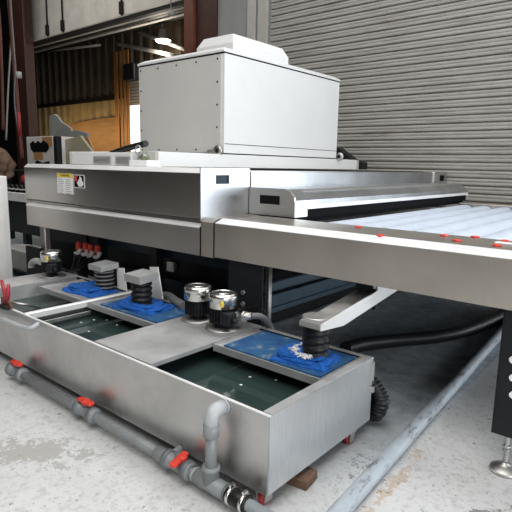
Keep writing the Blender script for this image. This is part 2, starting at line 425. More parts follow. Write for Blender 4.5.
# right end sheet with its slot
def plate_with_hole_x(x0, x1, y0, y1, z0, z1, hy0, hy1, hz0, hz1):
    g = G()
    g.box((x0, y0, z0), (x1, y1, hz0)).box((x0, y0, hz1), (x1, y1, z1)).box((x0, y0, hz0), (x1, hy0, hz1)).box((x0, hy1, hz0), (x1, y1, hz1)); return g
obj('end_sheet', plate_with_hole_x(XR-0.01, XR, YF-0.002, 2.80, 0.99, 1.331, 2.455, 2.585, 1.225, 1.285), 'steel_side', mc, 'bright end sheet with a rectangular slot')
obj('slot_recess', G().box((XR-0.011, 2.45, 1.22), (XR-0.0105, 2.59, 1.29)), 'dark_blue_metal', mc)
obj('end_beam', G().box((XR-0.01, 2.81, 1.17), (XR+0.004, 6.25, 1.308), 0.004).box((XR-0.25, 2.81, 1.30), (XR, 6.25, 1.309)), 'steel_side', mc)
obj('end_lower', G().box((XR-0.01, 2.81, 0.99), (XR, 6.25, 1.17)), 'steel_front', mc)
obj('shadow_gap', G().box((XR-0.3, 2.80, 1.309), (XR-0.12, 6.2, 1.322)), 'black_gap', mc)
zb = 1.25
b_ = G().box((XR-0.02, 6.18, 1.165), (XR+0.02, 6.62, 1.325), 0.02)
br = obj('end_bracket', b_, 'cast_steel', mc)
obj('bracket_hole', G().box((XR+0.0205, 6.36, 1.21), (XR+0.022, 6.50, 1.28)), 'black_gap', br)
obj('corner_post', G().prism([(YF, 0.985), (YF, 0.757), (YF+0.03, 0.757), (YF+0.45, 0.757), (YF+0.45, 1.01), (YF+0.04, 1.01)], 0, XR+0.002, -2.312), 'steel_rail', mc)
# exit hood with end plate and brush
hx0, hx1, hy0, hy1 = -2.42, -2.02, 2.80, 6.24
hood = obj('exit_hood', G().prism([(hx0+.003, 1.195), (hx1-0.10, 1.195), (hx1, 1.125), (hx1, 1.085), (hx1-0.02, 1.075), (hx0+.003, 1.075)], 1, hy0+0.012, hy1), 'steel_side', mc)
obj('hood_lip', G().box((hx1-0.015, hy0+0.13, 1.062), (hx1+0.012, hy1, 1.090), 0.003), 'steel_lip', hood, 'bright lower edge')
obj('hood_strip', G().prism([(hx1-0.097, 1.1955), (hx1-0.083, 1.1875), (hx1-0.070, 1.1785), (hx1-0.075, 1.1745)], 1, hy0+0.20, hy1-0.02), 'cast_steel', hood)
brush = obj('brush_curtain', G().box((hx1-0.03, hy0+0.02, 1.0), (hx1-0.012, hy1, 1.065)).box((hx0+0.02, hy0+0.02, 0.965), (hx1-0.04, hy1, 1.07)), 'black_gap', mc)
pl = G().prism([(hx0, 1.20), (hx1-0.09, 1.20), (hx1-0.04, 1.185), (hx1-0.005, 1.145), (hx1, 1.11), (hx1, 1.012), (hx0, 1.012)], 1, hy0-0.008, hy0+0.012)
ep = obj('hood_end_plate', pl, 'cast_steel', mc)
obj('plate_slot', G().box((-2.32, hy0-0.010, 1.09), (-2.145, hy0-0.0085, 1.15)), 'black_gap', ep)
obj('hood_corner', G().box((hx1+0.001, hy0-0.008, 1.012), (hx1+0.006, hy0+0.14, 1.12)), 'steel_lip', hood)

# labels on the panel
def pane(px0, px1, py0, py1, t=0.0015):
    a = P(px0, py0, 1, YF); b = P(px1, py1, 1, YF)
    return a.x, b.x, b.z, a.z
x0, x1, z0, z1 = pane(57, 73.5, 173, 194.5)
lb = obj('warning_sticker', G().box((x0, YF-0.0015, z0), (x1, YF, z1)), 'white_tape', mc, 'white sticker with yellow heading')
obj('sticker_heading', G().box((x0, YF-0.0022, z1-0.035), (x1, YF-0.0016, z1)), 'yellow_label', lb)
def textob(s, x, y, z, size, mat, parent, name='lettering', rotz=0.0):
    cu = bpy.data.curves.new(name, 'FONT'); cu.body = s; cu.size = size; cu.align_x = 'CENTER'; cu.align_y = 'CENTER'; cu.extrude = 0.0003
    tmp = bpy.data.objects.new('tmp', cu); COL.objects.link(tmp)
    dg = bpy.context.evaluated_depsgraph_get(); me = bpy.data.meshes.new_from_object(tmp.evaluated_get(dg))
    bpy.data.objects.remove(tmp)
    R = Matrix.Rotation(rotz, 4, 'Z') @ Matrix.Rotation(PI/2, 4, 'X')
    me.transform(Matrix.Translation(Vector((x, y, z))) @ R)
    g = G(); g.bm.from_mesh(me); bpy.data.meshes.remove(me)
    return obj(name, g, mat, parent)
textob('WARNING', (x0+x1)/2+0.01, YF-0.0026, z1-0.018, 0.030, 'black_gap', lb)
g = G()
for i in range(9):
    zz = z1-0.05-i*0.0165
    for k in range(2):
        xa = x0+0.015+k*(x1-x0)*0.48
        g.box((xa, YF-0.0022, zz-0.005), (xa+(x1-x0)*random.uniform(0.28, 0.42), YF-0.0016, zz))
obj('small_print', g, 'text_grey', lb)
x0, x1, z0, z1 = pane(73.5, 85, 174.5, 188.5)
lb = obj('hazard_sticker', G().box((x0, YF-0.0015, z0), (x1, YF, z1)), 'paper_white', mc, 'black square sticker with a white hand')
w, h = x1-x0, z1-z0
obj('sticker_field', G().box((x0+w*0.06, YF-0.002, z0+h*0.06), (x1-w*0.06, YF-0.0016, z1-h*0.06)), 'black_gap', lb)
obj('red_mark', G().prism([(x0+w*.08, z1-h*.1), (x0+w*.35, z1-h*.1), (x0+w*.30, z0+h*.45), (x0+w*.12, z0+h*.55)], 1, YF-0.0024, YF-0.0021), 'red_label', lb)
hand = [(.45, .12), (.75, .12), (.90, .30), (.86, .52), (.78, .50), (.74, .80), (.66, .80), (.64, .88), (.56, .88), (.54, .60), (.45, .66), (.42, .50), (.30, .40), (.36, .30)]
obj('hand_symbol', G().prism([(x0+w*a, z0+h*b) for a, b in hand], 1, YF-0.0026, YF-0.0021), 'white_tape', lb)

# supports and dark underside
for x in (-4.5, -3.6, -2.55):
    for y in (2.9, 5.9): obj('leg', G().box((x-0.04, y-0.04, 0), (x+0.04, y+0.04, 0.80)), 'black_metal', mc)
obj('under_tank', G().box((-4.75, 3.15, 0.02), (-2.6, 5.6, 0.80), 0.02), 'black_metal', mc)
obj('left_leg', G().box((P(40, 240, 1, 2.5).x, 2.50, 0), (P(45, 240, 1, 2.5).x, 2.56, 0.76), 0.01), 'cast_steel', mc, 'grey steel leg tube')
obj('cross_rail', G().box((-4.6, 2.95, 0.52), (-2.55, 3.0, 0.60), 0.005).box((-4.6, 3.05, 0.24), (-2.55, 3.1, 0.30), 0.005), 'dark_blue_metal', mc)
cbx = P(173, 266, 1, 3.14)
obj('socket_box', G().box((cbx.x-0.05, 3.10, cbx.z-0.05), (cbx.x+0.05, 3.149, cbx.z+0.05), 0.008), 'cast_steel', mc)

# ------------------------------------------------------------------ conveyor
cv = thing('roller_conveyor', (-1.0, 4.3, 0), 'stainless roller conveyor table leading out of the machine with pale rollers', 'conveyor')
railprof = [(YF, 0.985), (YF, 0.765), (YF+0.02, 0.765), (YF+0.03, 0.80), (YF+0.43, 0.80), (YF+0.43, 1.008), (YF+0.045, 1.008)]
obj('front_rail', G().prism([(YF, 0.985), (YF, 0.765), (YF+0.03, 0.765), (YF+0.06, 0.985)], 0, -2.298, 0.9), 'steel_rail', cv)
obj('rail_chamfer', G().prism([(YF-0.0005, 0.985), (YF+0.001, 0.98), (YF+0.075, 1.005), (YF+0.072, 1.011)], 0, -2.298, 0.9), 'steel_lip', cv, 'bright rounded upper edge')
obj('rail_top', G().box((-2.298, YF+0.07, 0.96), (0.9, YF+0.42, 1.0095)), 'steel_rail', cv)
obj('far_rail', G().box((-2.0, 5.92, 0.78), (0.9, 6.2, 0.985), 0.006), 'steel_rail', cv)
seam = P(488, 270, 1, YF)
obj('rail_seam', G().box((seam.x-0.0015, YF-0.0012, 0.766), (seam.x+0.0015, YF-0.0002, 0.984)), 'cast_steel', cv)
x = -1.91
while x < 0.85:
    r_ = G().lathe((x, 0, 0.880), [(0.03, 2.78), (0.088, 2.785), (0.091, 2.80), (0.091, 5.88), (0.088, 5.9), (0.03, 5.905)], 32, axis=1)
    ro = obj('roller', r_, 'roller_coat', cv)
    x += 0.205
obj('roller_gap_shade', G().box((-2.0, YF+0.44, 0.77), (0.88, 5.91, 0.785)).box((-2.0, YF+0.44, 0.785), (0.88, YF+0.445, 0.95)), 'black_metal', cv)  # black sheets added so the gaps between rollers look shaded
for (px, py), wh in zip(((358, 227.5), (380.5, 236), (444, 236), (457, 241), (475, 237.5), (497, 246), (505, 241.5)), ('leftmost', 'second from left', 'third from left', 'fourth from left', 'third from right', 'second from right', 'rightmost')):
    p = P(px, py, 2, 1.01)
    k = G().box((p.x-0.018, p.y-0.017, 1.0097), (p.x+0.018, p.y+0.017, 1.018), 0.004, rot=Matrix.Rotation(px*0.7, 4, 'Z'))
    tag(obj('red_tape_scrap', k, 'valve_red'), wh+' of the seven small red scraps lying on the conveyor rail', 'tape scrap', 'red tape scraps on the conveyor rail')
p = P(507, 244, 2, 1.01)
tag(obj('white_tape_scrap', G().box((p.x-0.05, p.y-0.03, 1.0095), (p.x+0.05, p.y+0.01, 1.018), 0.004, ), 'white_tape'), 'white crumpled tape on the rail at the right edge', 'tape scrap')

def leg_plate(xa, xb, zb, holes, foot_x, nm='leg'):
    l = obj(nm, G().box((xa, YF+0.04, zb), (xb, YF+0.05, 0.80)).box((xa, YF+0.04, zb), (xa+0.008, YF+0.25, 0.80)), 'black_metal', cv)
    for hx, hz in holes:
        obj('bolt_hole', G().lathe((hx, YF+0.03, hz), [(0.016, 0), (0.016, 0.009)], 18, axis=1), 'white_tape' if xa > -1 else 'cast_steel', l)
    if foot_x is not None:
        g = G().lathe((foot_x, YF+0.06, 0), [(0.062, 0.0), (0.066, 0.008), (0.060, 0.018), (0.030, 0.030), (0.013, 0.038), (0.011, 0.045)], 28)
        g.tube([(foot_x, YF+0.06, 0.04), (foot_x, YF+0.06, 0.30)], 0.009, 14)
        for k in range(12): g.lathe((foot_x, YF+0.06, 0.05+k*0.012), [(0.008, 0), (0.0115, 0.004), (0.008, 0.008)], 14)
        g.lathe((foot_x, YF+0.06, 0.115), [(0.018, 0), (0.018, 0.013)], 6)
        obj('levelling_foot', g, 'cast_steel', l)
lx = P(491, 432, 1, YF+0.04); lh = [P(511, y, 1, YF+0.04) for y in (359, 377, 394)]
leg_plate(lx.x, lx.x+0.42, lx.z, [(h.x+0.01, h.z) for h in lh], P(503, 471, 1, YF+0.04).x)
bh = [P(243.5, y, 1, YF+0.04) for y in (292.5, 304)]
leg_plate(P(228, 300, 1, YF+0.04).x, P(262, 300, 1, YF+0.04).x, 0.12, [(h.x, h.z) for h in bh], None)
for yy, hh in ((283, 0.05), (296, 0.07), (307, 0.03)):
    zq = P(280, yy, 0, -2.2).z
    obj('side_beam', G().box((-2.24, 2.75, zq-hh), (-2.20, 5.9, zq+hh*0.3), 0.004), 'beam_blue', cv)
obj('cross_beam', G().box((-2.2, 5.6, 0.30), (0.9, 5.66, 0.42)), 'beam_blue', cv)
p = P(268, 324, 1, 2.62)
tag(obj('support_pole', G().tube([(p.x, 2.62, 0.0), (p.x, 2.62, 0.79)], 0.021, 14), 'cast_steel'), 'grey vertical pole under the conveyor behind the wash tank', 'pole')

# ================================================================== WHITE BLOWER CABINET
bx0, bx1, by0, by1 = P(138, 150, 1, 3.5).x+0.03, -3.36, 3.495, 5.48
zb, zt = 1.46, 2.345
bc = thing('blower_cabinet', ((bx0+bx1)/2, (by0+by1)/2, 1.33), 'large white sheet metal blower cabinet on top of the washing machine', 'cabinet')
obj('base_frame', G().box((bx0-0.05, 2.70, 1.3285), (bx1+0.004, 5.98, zb-0.010), 0.004), 'cabinet_white', bc)
obj('base_end', G().box((bx1+0.005, 2.69, 1.3285), (bx1+0.010, 2.73, zb-0.012), 0.002), 'trim_beige', bc)
obj('base_end', G().box((bx1-0.05, 5.985, 1.3285), (bx1+0.012, 6.02, zb-0.012), 0.003), 'trim_beige', bc)
obj('casing', G().box((bx0, by0+0.012, zb), (bx1, by1, zt), 0.006), 'cabinet_white', bc)
fp = obj('front_panel', G().box((bx0+0.015, by0, zb+0.01), (bx1-0.035, by0+0.012, zt-0.01), 0.002), 'cabinet_panel', bc, 'warm grey screwed front panel')
for i in range(5):
    for zz in (zt-0.045, zb+0.035):
        xx = bx0+0.05+i*(bx1-bx0-0.13)/4
        obj('screw', G().lathe((xx, by0-0.004, zz), [(0.009, 0), (0.009, 0.005)], 10, axis=1), 'black_gap', fp)
for i in range(1, 4):
    for xx in (bx0+0.05, bx1-0.08):
        obj('screw', G().lathe((xx, by0-0.004, zb+0.035+i*(zt-zb-0.08)/4), [(0.009, 0), (0.009, 0.005)], 10, axis=1), 'black_gap', fp)
obj('seam', G().box((bx1-0.1, by0+0.02, zb+0.083), (bx1+0.0012, by1-0.01, zb+0.089)), 'black_gap', bc)
obj('seam', G().box((bx0+0.01, by0+0.01, zt-0.001), (bx1+0.001, by1-0.004, zt+0.010)), 'black_gap', bc)
obj('seam', G().box((bx0+0.03, by0+0.02, zb-0.012), (bx1-0.004, by1-0.004, zb+0.0)), 'black_gap', bc)
ld = G(); zl = zt+0.010
lidv = [(bx0-0.0, by0-0.004), (bx1+0.004, by0-0.004), (bx1+0.004, by1+0.004), (bx0-0.0, by1+0.004)]
t_ = bmesh.new()
A = [t_.verts.new((x, y, zl)) for x, y in lidv]; B = [t_.verts.new((x, y, zl+0.018)) for x, y in lidv]
C = [t_.verts.new((x+(0.05 if x < -4 else -0.06), y+(0.06 if y < 4 else -0.05), zl+0.052)) for x, y in lidv]
for r1, r2 in ((A, B), (B, C)):
    for i in range(4): t_.faces.new((r1[i], r1[(i+1) % 4], r2[(i+1) % 4], r2[i]))
t_.faces.new(C); t_.faces.new(A[::-1]); bmesh.ops.recalc_face_normals(t_, faces=t_.faces[:])
obj('lid', ld.merge(t_), 'cabinet_white', bc)
# raised air outlet on the lid
def hood_box(pts0, z0, z1, inset):
    t = bmesh.new()
    A = [t.verts.new((x, y, z0)) for x, y in pts0]; cx = sum(p[0] for p in pts0)/4; cy = sum(p[1] for p in pts0)/4
    B = [t.verts.new((x, y, z0+(z1-z0)*0.45)) for x, y in pts0]
    C = [t.verts.new((x-math.copysign(inset, x-cx), y-math.copysign(inset, y-cy), z1)) for x, y in pts0]
    for r1, r2 in ((A, B), (B, C)):
        for i in range(4): t.faces.new((r1[i], r1[(i+1) % 4], r2[(i+1) % 4], r2[i]))
    t.faces.new(C); t.faces.new(A[::-1]); bmesh.ops.recalc_face_normals(t, faces=t.faces[:]); return t
zz = zl+0.052
obj('air_outlet', G().merge(hood_box([(-3.93, 3.70), (-3.44, 3.70), (-3.44, 4.56), (-3.93, 4.56)], zz, zz+0.165, 0.05)), 'cabinet_white', bc)
for px, py, yy in ((220, 150, by0-0.03), (338, 156.5, by1+0.03)):
    xx = bx1-0.03 if yy < 4 else bx1+0.03
    c = obj('mounting_wheel', G().lathe((xx, yy-0.02, zb+0.02), [(0.02, 0), (0.05, 0.003), (0.05, 0.03), (0.02, 0.033)], 20, axis=1).box((xx-0.14, yy-0.01, zb-0.022), (xx-0.02, yy+0.02, zb+0.03)), 'cast_steel', bc)
    obj('wheel_hub', G().lathe((xx, yy-0.024, zb+0.02), [(0.022, 0), (0.022, 0.004)], 14, axis=1), 'black_metal', c)

# black draped corner behind the cabinet
a = P(338, 148, 1, 6.1); b = P(364, 162, 1, 6.1)
tag(obj('folded_mesh', G().prism([(a.x-0.3, 1.331), (b.x, 1.331), (b.x, 1.42), (b.x-0.15, 1.46), (a.x+0.02, a.z), (a.x-0.3, a.z-0.02)], 1, 6.05, 6.2), 'black_metal'), 'dark grey folded mesh lying behind the white cabinet', 'mesh')

# louvred unit and small things on machine top
u0x, u1x = P(71, 150, 1, 2.62).x, P(131, 150, 1, 2.62).x
fu = thing('louvre_unit', ((u0x+u1x)/2, 2.8, 1.328), 'low white housing with two dark louvres on the machine top', 'equipment')
obj('housing', G().box((u0x, 2.62, 1.3285), (u1x, 2.695, 1.44), 0.006), 'cabinet_white', fu)
for a_, b_ in ((93, 110), (115, 133)):
    xa, xb = P(a_, 158, 1, 2.61).x, min(P(b_, 158, 1, 2.61).x, u1x-0.01)
    lv = obj('louvre', G().box((xa, 2.612, 1.345), (xb, 2.619, 1.405)), 'text_grey', fu)
    g = G()
    for k in range(5): g.box((xa+0.01, 2.604, 1.35+k*0.011), (xb-0.01, 2.611, 1.354+k*0.011))
    obj('slats', g, 'trim_beige', lv)
tag(obj('foam_block', G().box((P(133, 155, 1, 2.5).x, 2.46, 1.3285), (P(151, 155, 1, 2.5).x, 2.58, 1.375), 0.006), 'white_tape'), 'small white block on the machine top below the brass valve', 'block')
vx = P(142, 153, 1, 2.64)
vv = thing('air_valve', (vx.x, 2.66, 1.3285), 'small greenish valve with ring gauge on the machine top', 'valve')
obj('valve_body', G().lathe((vx.x, 2.66, 1.3285), [(0.02, 0), (0.03, 0.01), (0.02, 0.05), (0.032, 0.06), (0.032, 0.09), (0.012, 0.10)], 14).tube([(vx.x-0.06, 2.66, 1.402), (vx.x+0.06, 2.66, 1.402)], 0.012, 10), 'green_valve', vv)
g = G(); cx, cz = P(137, 150, 1, 2.6).x, P(137, 150, 1, 2.6).z
g.tube([(cx+0.035*math.cos(a*PI/8), 2.61, cz+0.035*math.sin(a*PI/8)) for a in range(17)], 0.007, 8)
g.tube([(cx+0.02, 2.63, cz-0.035), (cx+0.05, 2.66, 1.41)], 0.008, 8)
obj('ring_gauge', g, 'cast_steel', vv)
hp = [P(98, 159, 1, 2.72), P(112, 153.5, 1, 2.72), P(130, 147.5, 1, 2.70), P(146, 143.5, 1, 2.68)]
g = G().tube(smooth_path(hp, 6), 0.026, 14)
tag(obj('black_hose', g, 'black_rubber'), 'short thick black hose sticking up behind the louvre unit towards the cabinet', 'hose')

# ================================================================== WASH TANK
TX0, TX1, TY0, TY1, TZ0, TZ1 = -4.15, -1.12, 1.428, 2.268, 0.075, 0.413
tk = thing('wash_tank', ((TX0+TX1)/2, (TY0+TY1)/2, 0), 'long open stainless steel water tank in front of the machine', 'tank')
W = 0.006
obj('front_wall', G().box((TX0, TY0, TZ0), (TX1-0.002, TY0+W, TZ1-0.004)), 'steel_tank', tk)
obj('end_wall', G().box((TX1-W, TY0+W+0.001, TZ0), (TX1, TY1, TZ1-0.004)), 'steel_tank_end', tk, 'bright brushed end wall')
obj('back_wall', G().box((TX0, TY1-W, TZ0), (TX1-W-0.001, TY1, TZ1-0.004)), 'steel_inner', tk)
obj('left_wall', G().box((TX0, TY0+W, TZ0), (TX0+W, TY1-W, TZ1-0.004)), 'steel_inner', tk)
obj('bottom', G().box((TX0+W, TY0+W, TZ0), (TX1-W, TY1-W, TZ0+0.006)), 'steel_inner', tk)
obj('rim', G().box((TX0, TY0-0.001, TZ1-0.004), (TX1+0.001, TY0+0.015, TZ1), 0.0015)
    , 'steel_lip', tk, 'folded bright rim')
obj('end_rim', G().box((TX1-0.045, TY0+0.0205, TZ1-0.004), (TX1+0.001, TY1+0.001, TZ1), 0.0015)
    .box((TX0, TY1-0.03, TZ1-0.004), (TX1-0.046, TY1+0.001, TZ1), 0.0015), 'steel_cover', tk)
obj('left_deck', G().box((TX0, TY0+0.021, TZ1-0.003), (-3.83, TY1-0.031, TZ1+0.001)).box((-3.834, TY0+0.02, TZ0+0.01), (-3.83, TY1-0.03, TZ1-0.003)), 'steel_cover', tk)
obj('cover_plate', G().box((-2.33, TY0+0.021, TZ1-0.003), (-1.855, TY1+0.0, TZ1+0.002)).box((-2.33, TY0+0.021, TZ1-0.02), (-2.327, TY1-0.03, TZ1-0.003)).box((-1.858, TY0+0.021, TZ1-0.02), (-1.855, TY1-0.03, TZ1-0.003)), 'steel_cover', tk)
obj('divider_bar', G().prism([(-3.10, TZ1-0.035), (-3.06, TZ1-0.035), (-3.06, TZ1-0.002), (-3.067, TZ1+0.004), (-3.093, TZ1+0.004), (-3.10, TZ1-0.002)], 1, TY0+0.01, TY1-0.01), 'steel_lip', tk)
obj('divider_lower_bar', G().box((-3.05, TY0+0.02, TZ1-0.085), (-3.035, 1.87, TZ1-0.06), 0.003), 'steel_tank', tk)
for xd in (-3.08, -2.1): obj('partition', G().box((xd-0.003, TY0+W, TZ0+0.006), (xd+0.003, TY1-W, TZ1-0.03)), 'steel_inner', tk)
obj('water', G().box((TX0+W+.001, TY0+W+.001, TZ0+0.007), (TX1-W-.001, TY1-W-.001, 0.310)), 'water', tk)
def tray(xa, xb, matx=True):
    y0, y1 = 1.86, TY1-0.031
    g = G().box((xa, y0, TZ1-0.018), (xb, y1, TZ1-0.014))
    g.box((xa, y0-0.004, TZ1-0.038), (xb, y0, TZ1-0.001)).box((xa, y0, TZ1-0.014), (xa+0.004, y1, TZ1-0.001)).box((xb-0.004, y0, TZ1-0.014), (xb, y1, TZ1-0.001))
    return obj('tray', g, 'steel_cover', tk)
tray(-3.72, -3.115); tray(-3.045, -2.34); tray(-1.845, -1.17)
obj('tray_floor_end', G().box((-1.168, 1.86, TZ1-0.02), (-1.166, TY1-0.031, TZ1-0.004)), 'steel_inner', tk)
# casters
def caster(x, y):
    c = obj('caster', G().box((x-0.03, y-0.03, 0.062), (x+0.03, y+0.03, TZ0)).box((x-0.024, y-0.022, 0.02), (x-0.018, y+0.022, 0.064)).box((x+0.018, y-0.022, 0.02), (x+0.024, y+0.022, 0.064)), 'cast_steel', tk)
    obj('wheel', G().lathe((x-0.014, y, 0.031), [(0.012, 0), (0.028, 0.001), (0.031, 0.006), (0.031, 0.022), (0.028, 0.027), (0.012, 0.028)], 24, axis=0), 'caster_red', c, 'dark red wheel')
for x, y in ((-1.17, 1.475), (-1.152, 2.11), (-3.9, 1.5), (-3.9, 2.15), (-2.5, 2.15)): caster(x, y)
# side lugs at the end wall
obj('lug', G().box((TX1, TY1-0.03, 0.30), (TX1+0.02, TY1-0.02, 0.40)).box((TX1, TY1-0.03, 0.24), (TX1+0.025, TY1-0.018, 0.27)), 'cast_steel', tk)

# flow marks/bits floating: small foam flecks
for (px, py, lab) in ((81, 322.5, 'leftmost foam fleck floating in the middle bay'), (89, 331.5, 'nearest foam fleck floating in the middle bay'), (94, 320, 'bright foam fleck floating at the centre of the middle bay'), (107, 320, 'foam fleck second from right floating in the middle bay'), (117, 325, 'rightmost foam fleck floating in the middle bay'),
                      (241, 385, 'nearest foam fleck floating in the right bay'), (250, 377, 'smallest middle foam fleck floating in the right bay'), (276, 380, 'rightmost foam fleck floating in the right bay')):
    p = P(px, py, 2, 0.311)
    tag(obj('foam_fleck', G().lathe((p.x, p.y, 0.3102), [(0.006, 0), (0.009, 0.002), (0.004, 0.004)], 8), 'white_tape'), lab+' of the wash tank', 'foam', 'foam flecks floating on the tank water')

# wooden block, slid under tank
a = P(301, 494, 2, 0.0)
R = Matrix.Rotation(0.15, 4, 'Z')
tag(obj('wooden_block', G().box((a.x-0.18, a.y+0.015, 0), (a.x+0.0, a.y+0.125, 0.042), 0.003, rot=R), 'wood_block'), 'short brown timber block on the floor under the tank corner', 'wood block')

# bent handle pipe at the tank's left front
hz = [P(-25, 309, 1, TY0-0.06), P(0, 318, 1, TY0-0.06), P(22, 327, 1, TY0-0.06), P(31, 328, 1, TY0-0.05), P(37, 324.5, 1, TY0-0.015), P(38, 324, 1, TY0)]
tag(obj('bent_pipe', G().tube(smooth_path(hz, 6), 0.014, 12), 'pvc_light'), 'grey bent pipe rail on the front of the tank at left', 'pipe')
# wire in front bay 1
hz = [P(2, 300, 2, 0.425), P(14, 303, 2, 0.44), P(28, 305, 2, 0.42), P(40, 308, 2, 0.36)]
tag(obj('grey_rod', G().tube(smooth_path(hz, 5), 0.009, 10), 'cast_steel'), 'thin grey tube dipping into the left water bay', 'tube')
# red clamp on the rim
cp = P(6, 305, 1, TY0+0.0)
cl = thing('spring_clamp', (cp.x, TY0, TZ1), 'rusty red-handled spring clamp gripping the tank rim at left', 'clamp')
obj('jaw', G().prism([(cp.x-0.10, TZ1-0.02), (cp.x+0.10, TZ1+0.005), (cp.x+0.085, TZ1+0.05), (cp.x+0.02, TZ1+0.075), (cp.x-0.12, TZ1+0.04)], 1, TY0-0.018, TY0-0.002), 'rust_brown_light', cl)
obj('jaw_pad', G().box((cp.x-0.16, TY0-0.03, TZ1+0.0), (cp.x-0.02, TY0-0.019, TZ1+0.06), 0.005), 'paper_white', cl)
a = P(8, 302, 1, TY0); b = P(3, 280, 1, TY0); c_ = P(10, 284, 1, TY0)
for q in (b, c_):
    obj('grip', G().tube([(a.x, TY0-0.01, a.z), ((a.x+q.x)/2+0.01, TY0-0.01, (a.z+q.z)/2), (q.x, TY0-0.01, q.z)], [0.016, 0.014, 0.010], 10), 'caster_red', cl, 'red handle grip')
obj('pivot', G().tube([(cp.x-0.02, TY0-0.035, TZ1+0.01), (cp.x+0.11, TY0-0.035, TZ1+0.02)], 0.015, 10), 'black_metal', cl)

# motors
def motor(x, y, label, junction=True):
    K = 0.81
    t = thing('pump_motor', (x, y, TZ1+0.002), label, 'motor', 'chrome-capped pump motors on the wash tank')
    z0 = TZ1+0.002
    def sc_(pr): return [(r*K, h) for r, h in pr]
    obj('base_flange', G().lathe((x, y, z0), sc_([(0.128, 0), (0.13, 0.004), (0.126, 0.009), (0.06, 0.012)])), 'cast_steel', t)
    obj('neck', G().lathe((x, y, z0+0.012), sc_([(0.052, 0), (0.052, 0.03), (0.075, 0.032), (0.085, 0.045)])), 'black_metal', t)
    g = G().lathe((x, y, z0+0.04), sc_([(0.082, 0), (0.082, 0.09)]))
    for k in range(26):
        a = 2*PI*k/26; R = Matrix.Rotation(a, 4, 'Z')
        c = Vector((x, y, z0+0.087))+R @ Vector((0.089*K, 0, 0))
        g.box(c-Vector((0.008, 0.0025, 0.045)), c+Vector((0.008, 0.0025, 0.045)), rot=R)
    obj('finned_body', g, 'black_metal', t)
    obj('fan_cover', G().lathe((x, y, z0+0.13), sc_([(0.100, 0), (0.104, 0.002), (0.104, 0.066), (0.101, 0.076), (0.092, 0.083), (0.075, 0.085), (0.072, 0.082), (0.05, 0.082), (0.048, 0.084), (0.01, 0.084)])), 'chrome', t, 'shiny chrome cap')
    if junction:
        jb = obj('junction_box', G().box((x+0.055, y-0.085, z0+0.05), (x+0.125, y-0.015, z0+0.122), 0.008), 'black_metal', t)
        obj('cable_gland', G().lathe((x+0.125, y-0.05, z0+0.08), [(0.016, 0), (0.016, 0.02), (0.010, 0.03)], 12, axis=0), 'black_rubber', jb)
        obj('rating_plate', G().box((x+0.048, y-0.078, z0+0.150), (x+0.066, y-0.060, z0+0.178), 0.002), 'yellow_label', t, 'small yellow plate')
    return t
motor(-2.22, 2.10, 'pump motor on the cover plate, left of the two standing together', False)
motor(-1.99, 2.08, 'pump motor on the cover plate with junction box and yellow plate, right of its twin')
motor(-3.97, 2.10, 'lone pump motor on the left deck near the white cabinet edge')
# hose fittings at the right motor
g = G()
f0 = P(236, 317, 1, 2.12); f1 = P(252, 316, 1, 2.16); f2 = P(262, 317, 1, 2.20); f3 = P(270, 326, 1, 2.31)
tag(obj('hose_fitting', G().tube(smooth_path([f0, f1], 2), [0.026, 0.024, 0.022], 12).lathe(f0, [(0.034, -0.01), (0.034, 0.012)], 14, axis=0).lathe((f0+f1)/2, [(0.031, -0.01), (0.031, 0.012)], 14, axis=0), 'cast_steel'), 'steel hose coupling beside the right pump motor', 'fitting')
tag(obj('suction_hose', G().tube(smooth_path([f1, f2, f3, Vector((f3.x+0.02, f3.y+0.05, 0.25))], 6), 0.019, 12), 'grey_rubber'), 'short grey hose bending down behind the tank from the coupling', 'hose')
tag(obj('power_cable', G().tube(smooth_path([P(238, 310, 1, 2.1), P(250, 307, 1, 2.3), P(262, 309, 1, 2.4), P(268, 320, 1, 2.45)], 6), 0.008, 8), 'black_rubber'), 'black power cable looping from the right pump motor', 'cable')
tag(obj('grey_hose', G().tube(smooth_path([P(184, 306, 1, 2.2), P(177, 302, 1, 2.24), P(168, 296, 1, 2.35), P(160, 296, 1, 2.5)], 6), 0.03, 12), 'grey_rubber'), 'grey hose leaving the left pump motor of the pair', 'hose')
tag(obj('pump_elbow', G().tube(smooth_path([P(41, 262, 1, 2.1), P(35, 261, 1, 2.12), Vector((P(33, 262, 1, 2.14).x-0.03, 2.14, TZ1+0.04)), Vector((P(33, 262, 1, 2.14).x-0.035, 2.14, TZ1+0.002))], 5), 0.027, 14), 'sheet_grey'), 'pale elbow pipe beside the lone pump motor', 'fitting')

# chutes with bellows
def bellows(x, y, z0, z1, rad, n, mat, parent, ringmat=None):
    prof = []; h = (z1-z0)/n
    for k in range(n): prof += [(rad*0.80, z0+h*k), (rad*0.98, z0+h*(k+0.22)), (rad, z0+h*(k+0.45)), (rad*0.98, z0+h*(k+0.68)), (rad*0.8, z0+h*(k+0.95))]
    b = obj('bellows', G().lathe((x, y, 0), prof), mat, parent)
    if ringmat:
        for k in range(n): obj('ring', G().lathe((x, y, z0+h*(k+0.3)), [(rad*0.99, 0), (rad*1.035, h*0.05), (rad*1.035, h*0.32), (rad*0.99, h*0.38)]), ringmat, b)
    obj('clamp', G().lathe((x, y, z1-0.004), [(rad*0.9, 0), (rad*1.05, 0.002), (rad*1.05, 0.018), (rad*0.9, 0.02)]), 'cast_steel', b)
    return b
c3 = thing('drain_chute', (-1.33, 2.04, 0.40), 'long sloping stainless drain chute reaching the right tray over a black bellows', 'chute', 'drain chutes from the machine into the tank trays')
def sweep_yz(xa, xb, prof): return G().prism(prof, 0, xa, xb)
ptop0 = P(321, 325.6, 1, 1.955)
zt0 = P(321, 325.5, 0, -1.245)
